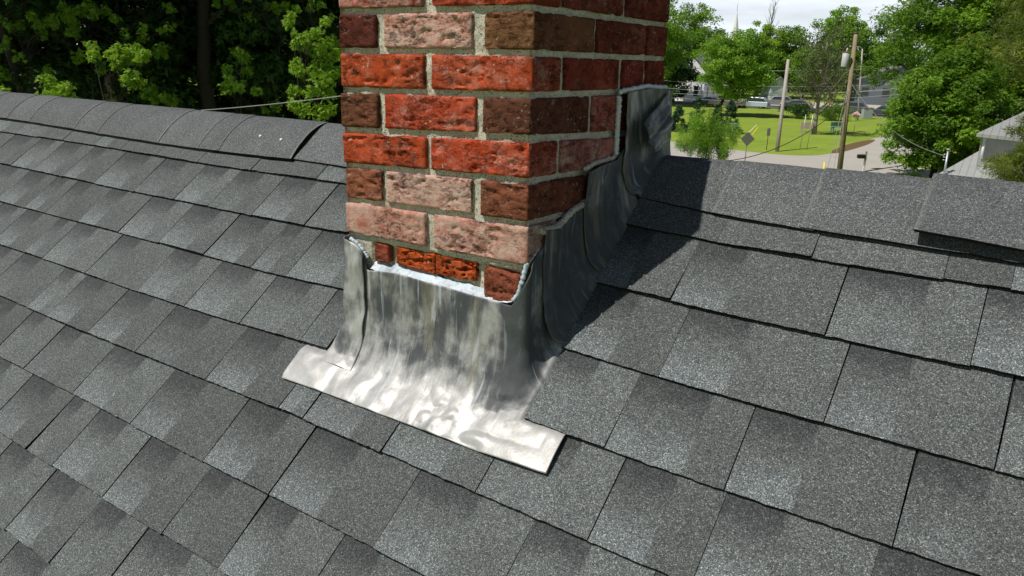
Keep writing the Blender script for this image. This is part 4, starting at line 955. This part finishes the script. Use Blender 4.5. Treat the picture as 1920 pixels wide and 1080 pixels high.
# ------------------------------------------------------------------ cars
def car(px, d, yawd, col, label, kind='suv', L=4.5):
    b = Vector(gd(px, d)); root = empty(kind, b, label, {'suv': 'car', 'sedan': 'car', 'pickup': 'truck'}[kind], 'vehicles parked along the highway', rz=yawd)
    paint = plain('car_paint', col, .25, .4, .03, 1, .6); h = {'suv': 1.66, 'sedan': 1.42, 'pickup': 1.75}[kind]; Wd = .9
    if kind == 'suv': pr = [(-.5, .28), (-.5, .62), (-.47, .95), (-.2, 1.02), (.5, 1.0), (.5, .5), (.49, .28)]; cab = [(-.26, 1.0), (-.13, h-.05), (.0, h), (.36, h-.03), (.48, 1.0)]
    elif kind == 'sedan': pr = [(-.5, .25), (-.5, .55), (-.46, .78), (-.2, .88), (.33, .9), (.5, .85), (.5, .25)]; cab = [(-.24, .86), (-.08, h), (.17, h), (.36, .88)]
    else: pr = [(-.5, .35), (-.5, .8), (-.47, 1.05), (-.22, 1.1), (.5, 1.1), (.5, .4)]; cab = [(-.22, 1.08), (-.12, h), (.08, h), (.12, 1.08)]
    def prof(m, pts, w0, w1, zt):
        n = len(pts); Vv = []
        for sgn in (-1, 1):
            for a, z in pts:
                k = w0 if z < zt else w1; Vv.append((a*L, sgn*k, z))
        m.add(Vv, [tuple(range(n)), tuple(range(2*n-1, n-1, -1))]+[(i, n+i, n+(i+1) % n, (i+1) % n) for i in range(n)])
    m = MB(); prof(m, pr, Wd, Wd*.96, .9); body = m.build('body', paint, root, bevel=.06)
    m = MB(); prof(m, cab, Wd*.93, Wd*.72, 1.2); cb_ = m.build('cabin', paint, root, bevel=.05)
    # side glass, slightly proud
    for sgn in (-1, 1):
        a0, a1, a2, a3 = cab[0], cab[1], cab[-2], cab[-1]; m = MB(); P = []
        for (a, z) in ((a0[0]+.035, a0[1]+.06), (a1[0]+.02, h-.13), (a2[0]-.01, h-.13), (a3[0]-.035, a3[1]+.06)):
            f = (z-a0[1])/(h-a0[1]); P.append((a*L, sgn*(Wd*(.93-.21*f)+.012), z))
        m.add(P, [(0, 1, 2, 3)]); m.build('window', GLASS, cb_)
    m = MB(); f0, f1 = cab[0], cab[1]
    m.add([(f0[0]*L-.03, -.72, f0[1]+.05), (f0[0]*L-.03, .72, f0[1]+.05), (f1[0]*L-.03, .6, f1[1]-.06), (f1[0]*L-.03, -.6, f1[1]-.06)], [(0,1,2,3)]); m.build('windscreen', GLASS, cb_)
    for sx in (-.31, .31):
        for sy in (-1, 1):
            m = MB(); m.tube([(0, sy*.84-sy*.2, 0), (0, sy*.86, 0)], .345, 18); w = m.build('wheel', RUBBER, root); w.location = (sx*L, 0, .345)
            m = MB(); m.tube([(0, sy*.86, 0), (0, sy*.875, 0)], [.2, .19], 14); m.build('rim', STEEL, w)
    for sy in (-1, 1): m = MB(); m.box(-.505*L, -.47*L, sy*.62-.13, sy*.62+.13, .66, .80); m.build('headlight', WHITE, body)
    return root
hv = (ground_pt(1480, 200)-ground_pt(1300, 191)); hy = math.atan2(hv.y, hv.x)
def cdist(px, py): return (ground_pt(px, py)-CAM).dot(fw)
car(1327, cdist(1327, 199.5), hy, (.01, .015, .05), 'dark blue car seen half behind the lawn maple trunk', 'sedan', 4.6)
car(1362, cdist(1362, 201.5), hy+.03, (.17, .13, .10), 'brown pickup truck parked under the lawn maple', 'pickup', 5.4)
car(1411, cdist(1411, 202.5), hy, (.45, .50, .55), 'silver suv beside the brown pickup truck', 'suv', 4.7)
car(1457, cdist(1457, 199), hy+.1, (.33, .33, .33), 'grey suv parked left of the silver grey leaning pole', 'suv', 4.6)
car(1492, cdist(1492, 203.5), hy, (.10, .10, .11), 'dark grey car just right of the leaning pole', 'sedan', 4.5)
car(1592, cdist(1592, 212), hy, (.12, .12, .13), 'dark car half hidden behind the transformer pole', 'suv', 4.6)
car(1655, cdist(1655, 217), hy, (.10, .11, .13), 'dark car showing through the left boughs of the big maple', 'sedan', 4.6)
# ------------------------------------------------------------------ distant buildings
SIDING = plain('white_siding', (.70, .71, .70), .8, 0, .05, 3); ROOFG = plain('grey_roof', (.16, .16, .17), .9, 0, .2, 2)
def dwelling(name, px, d, w, dep, hw_, hr, wall, roofm, label, rz=0, wins=(), cat='house', ridge='y'):
    b = gd(px, d); o = empty(name, b, label, cat, rz=rz); m = MB()
    m.box(-w/2, w/2, -dep/2, dep/2, 0, hw_); m.add([(-w/2, -dep/2, hw_), (w/2, -dep/2, hw_), (0, -dep/2, hw_+hr), (-w/2, dep/2, hw_), (w/2, dep/2, hw_), (0, dep/2, hw_+hr)], [(0,1,2),(5,4,3),(0,3,4,1)]); m.build('wall', wall, o)
    m = MB(); e = .4; t_ = .18; sl = hr/(w/2)
    for sg in (-1, 1):
        x0_, x1_ = 0, sg*(w/2+e); z0_, z1_ = hw_+hr+.02, hw_-e*sl+.02
        m.add([(x0_, -dep/2-e, z0_), (x1_, -dep/2-e, z1_), (x1_, dep/2+e, z1_), (x0_, dep/2+e, z0_), (x0_, -dep/2-e, z0_+t_), (x1_, -dep/2-e, z1_+t_), (x1_, dep/2+e, z1_+t_), (x0_, dep/2+e, z0_+t_)], [(0,3,2,1),(4,5,6,7),(0,1,5,4),(1,2,6,5),(2,3,7,6)])
    m.build('roof', roofm, o)
    for (x, z, ww, wh, face) in wins:
        m = MB()
        if face == 'f': m.box(x-ww/2-.1, x+ww/2+.1, -dep/2-.05, -dep/2+.02, z-.1, z+wh+.1)
        else: m.box(w/2-.02, w/2+.05, x-ww/2-.1, x+ww/2+.1, z-.1, z+wh+.1)
        f = m.build('window', WHITE if name == 'white_house' else SIGNGREY, o); m = MB()
        if face == 'f': m.box(x-ww/2, x+ww/2, -dep/2-.075, -dep/2-.052, z, z+wh)
        else: m.box(w/2+.052, w/2+.075, x-ww/2, x+ww/2, z, z+wh)
        m.build('pane', GLASS, f)
    return o
base_rz = math.atan2(rt.y, rt.x)
dwelling('white_house', 1306, 136, 5.2, 9, 5.4, 2.7, SIDING, ROOFG, 'white two storey house with a grey gabled roof behind the maple', base_rz-.55, [(-1.2, .9, .8, 1.7, 'f'), (1.2, .9, .8, 1.7, 'f'), (-1.2, 3.4, .8, 1.5, 'f'), (1.2, 3.4, .8, 1.5, 'f'), (0, 5.6, .6, .9, 'f'), (-2.5, 3.4, .8, 1.5, 's'), (1, 3.4, .8, 1.5, 's'), (-2.5, .9, .8, 1.5, 's'), (1, .9, .8, 1.5, 's')])
dwelling('garage', 1449, 150, 3.2, 6, 3.0, 1.1, plain('blue_grey_siding', (.38, .43, .47)), ROOFG, 'blue grey garage beyond the grey suv', base_rz, [], 'building')
dwelling('grey_house', 1668, 138, 13, 8, 4.4, 2.2, plain('slate_siding', (.13, .15, .18)), ROOFG, 'slate grey house partly hidden by the big maple', base_rz-.2, [(-5.5, 1.6, 1.2, 1.4, 'f'), (-2, 1.6, 1.2, 1.4, 'f'), (3, 1.6, 1.2, 1.4, 'f')])
# church steeple
cs = gd(1361, 205); o = empty('church', cs, 'white church steeple rising above the trees', 'church', rz=base_rz)
m = MB(); m.box(-4.5, 4.5, -4, 12, 0, 6); m.build('wall', SIDING, o)
m = MB(); m.add([(-4.8, -4.2, 6), (4.8, -4.2, 6), (0, -4.2, 9.5), (-4.8, 12.2, 6), (4.8, 12.2, 6), (0, 12.2, 9.5)], [(0,1,2),(5,4,3),(0,2,5,3),(1,4,5,2)]); m.build('roof', ROOFG, o)
m = MB(); m.box(-1.5, 1.5, -4.6, -1.6, 0, 10.5); m.box(-1.15, 1.15, -4.25, -1.95, 10.5, 12.6); tw = m.build('bell_tower', SIDING, o)
m = MB(); m.tube([(0, -3.1, 12.6), (0, -3.1, 19.6)], [1.3, .07], 8, sm=False); m.build('spire', WHITE, tw)
m = MB(); m.tube([(0, -3.1, 19.5), (0, -3.1, 22.2)], .05, 6); m.build('finial', STEEL, tw)
m = MB(); m.box(-.45, .45, -4.28, -4.252, 10.9, 12.2); m.build('louvre', GLASS, tw)
# grey metal roof of the neighbouring house, lower right
MROOF = NT('standing_seam_metal', .45, .35, .5); n_ = MROOF.noise(2.2, 5, .6); wv = MROOF.n('ShaderNodeTexWave'); wv.inputs['Scale'].default_value = 1.1; wv.bands_direction = 'X'; MROOF.l(MROOF.tc.outputs['Object'], wv.inputs[0])
MROOF.col(MROOF.mix(n_, (.38, .39, .40), (.55, .56, .57))); MROOF.bump(MROOF.rng(wv.outputs[1], .9, 1.0), .8, .03); MROOF = MROOF.m
nb = empty('neighbour_house', gd(1960, 32), 'neighbouring house with pale grey metal roofs behind the pine', 'house')
borg = Vector(nb.location)
def slab(pix, th, name, mat, parent):
    P = [at(*p)-borg for p in pix]; n = (P[1]-P[0]).cross(P[2]-P[0]).normalized(); n = n if n.z > 0 else -n; m = MB()
    m.add([*P, *[p-n*th for p in P]], [(0,1,2,3),(7,6,5,4),(0,4,5,1),(1,5,6,2),(2,6,7,3),(3,7,4,0)]); return m.build(name, mat, parent)
r1 = slab([(1750, 331, 33), (1880, 258, 37), (2040, 300, 34), (2010, 420, 28)], .12, 'porch_roof', MROOF, nb)
r2 = slab([(1832, 250, 33), (1925, 207, 38), (2100, 230, 38), (2060, 275, 31)], .15, 'roof', MROOF, nb)
f_ = [at(1842, 251, 33.4)-borg, at(2050, 274, 31.6)-borg, at(2090, 240, 37)-borg, at(1900, 232, 37)-borg]
m = MB(); m.add([*f_, *[Vector((p.x, p.y, -borg.z)) for p in f_]], [(0,1,2,3),(7,6,5,4),(0,4,5,1),(1,5,6,2),(2,6,7,3),(3,7,4,0)]); m.build('wall', plain('grey_siding', (.30, .31, .32)), nb)
m = MB(); a_ = at(1848, 254, 33.2)-borg; m.tube([a_+Vector((0, 0, 0)), at(1842, 285, 33.2)-borg-Vector((0, 0, .3))], .06, 8); m.build('porch_post', WHITE, nb)
m = MB(); a_ = at(1757, 333, 33)-borg; b_ = at(2010, 420, 28.2)-borg; c_ = at(2030, 310, 34)-borg; e_ = at(1870, 275, 36.6)-borg
bb = [a_, b_, c_, e_]; m.add([*[p-Vector((0, 0, .25)) for p in bb], *[Vector((p.x, p.y, -borg.z)) for p in bb]], [(0,1,2,3),(7,6,5,4),(0,4,5,1),(1,5,6,2),(2,6,7,3),(3,7,4,0)]); m.build('porch_wall', plain('grey_siding', (.30, .31, .32)), nb)
m = MB(); a_ = at(1772, 320, 33)-borg; b_ = at(1778, 281, 33)-borg; m.tube([a_-Vector((0, 0, .6)), b_], .045, 8); m.tube([b_, b_+fwd*.0+Vector((0, 0, .05))], [.09, .07], 8)
for k in range(3): m.tube([b_-Vector((0, 0, .2+.12*k)), b_-Vector((0, 0, .2+.12*k))-fwd*.16], .02, 5)
m.build('service_mast', STEEL, nb)
wire(Vector(b_)+borg-Vector((0, 0, .25))-fwd*.15, b1+q1*.66, .7, .014, WIREG, 'service cable from the transformer pole to the neighbouring mast')
# ------------------------------------------------------------------ small things on the lawn
t_ = empty('garden_bench', bp(1570, 246), 'teal bench on the lawn behind the guy wires', 'bench', rz=base_rz+.3); TEAL = plain('teal_paint', (.10, .24, .20))
m = MB(); m.box(-.75, .75, -.22, .22, .42, .47); m.build('seat', TEAL, t_); m = MB(); m.box(-.75, .75, .2, .25, .5, .9); m.build('backrest', TEAL, t_)
for x in (-.65, .65): m = MB(); m.box(x-.04, x+.04, -.2, .2, 0, .42); m.build('leg', TEAL, t_)
t_ = empty('bird_feeder', bp(1601, 247), 'pinkish roofed bird feeder on a thin pole', 'bird feeder', rz=base_rz); m = MB(); m.tube([(0, 0, 0), (0, 0, 1.45)], .03, 6); m.build('post', STEEL, t_)
m = MB(); m.box(-.22, .22, -.22, .22, 1.45, 1.75); m.build('box', plain('cream', (.5, .45, .38)), t_); m = MB(); m.add([(-.38, -.38, 1.72), (.38, -.38, 1.72), (.38, .38, 1.72), (-.38, .38, 1.72), (0, 0, 2.1)], [(0,3,2,1),(0,1,4),(1,2,4),(2,3,4),(3,0,4)]); m.build('roof', plain('faded_red', (.45, .28, .25)), t_)
t_ = empty('utility_cabinet', bp(1624, 222), 'grey utility cabinet standing by the highway', 'cabinet', rz=base_rz); m = MB(); m.box(-.6, .6, -.4, .4, 0, 1.3); m.build('body', plain('cabinet_grey', (.28, .31, .32)), t_, bevel=.03); m = MB(); m.box(-.65, .65, -.45, .45, 1.3, 1.38); m.build('lid', SIGNGREY, t_)
t_ = empty('warning_sign', bp(1554, 212), 'small orange sign on a post beside the highway', 'sign', rz=base_rz); m = MB(); m.tube([(0, 0, 0), (0, 0, 1.6)], .03, 6); m.build('post', STEEL, t_); m = MB(); m.tube([(0, -.05, 1.6), (0, -.03, 1.6)], .34, 8, sm=False); m.build('sign_panel', plain('orange_paint', (.75, .32, .02)), t_)
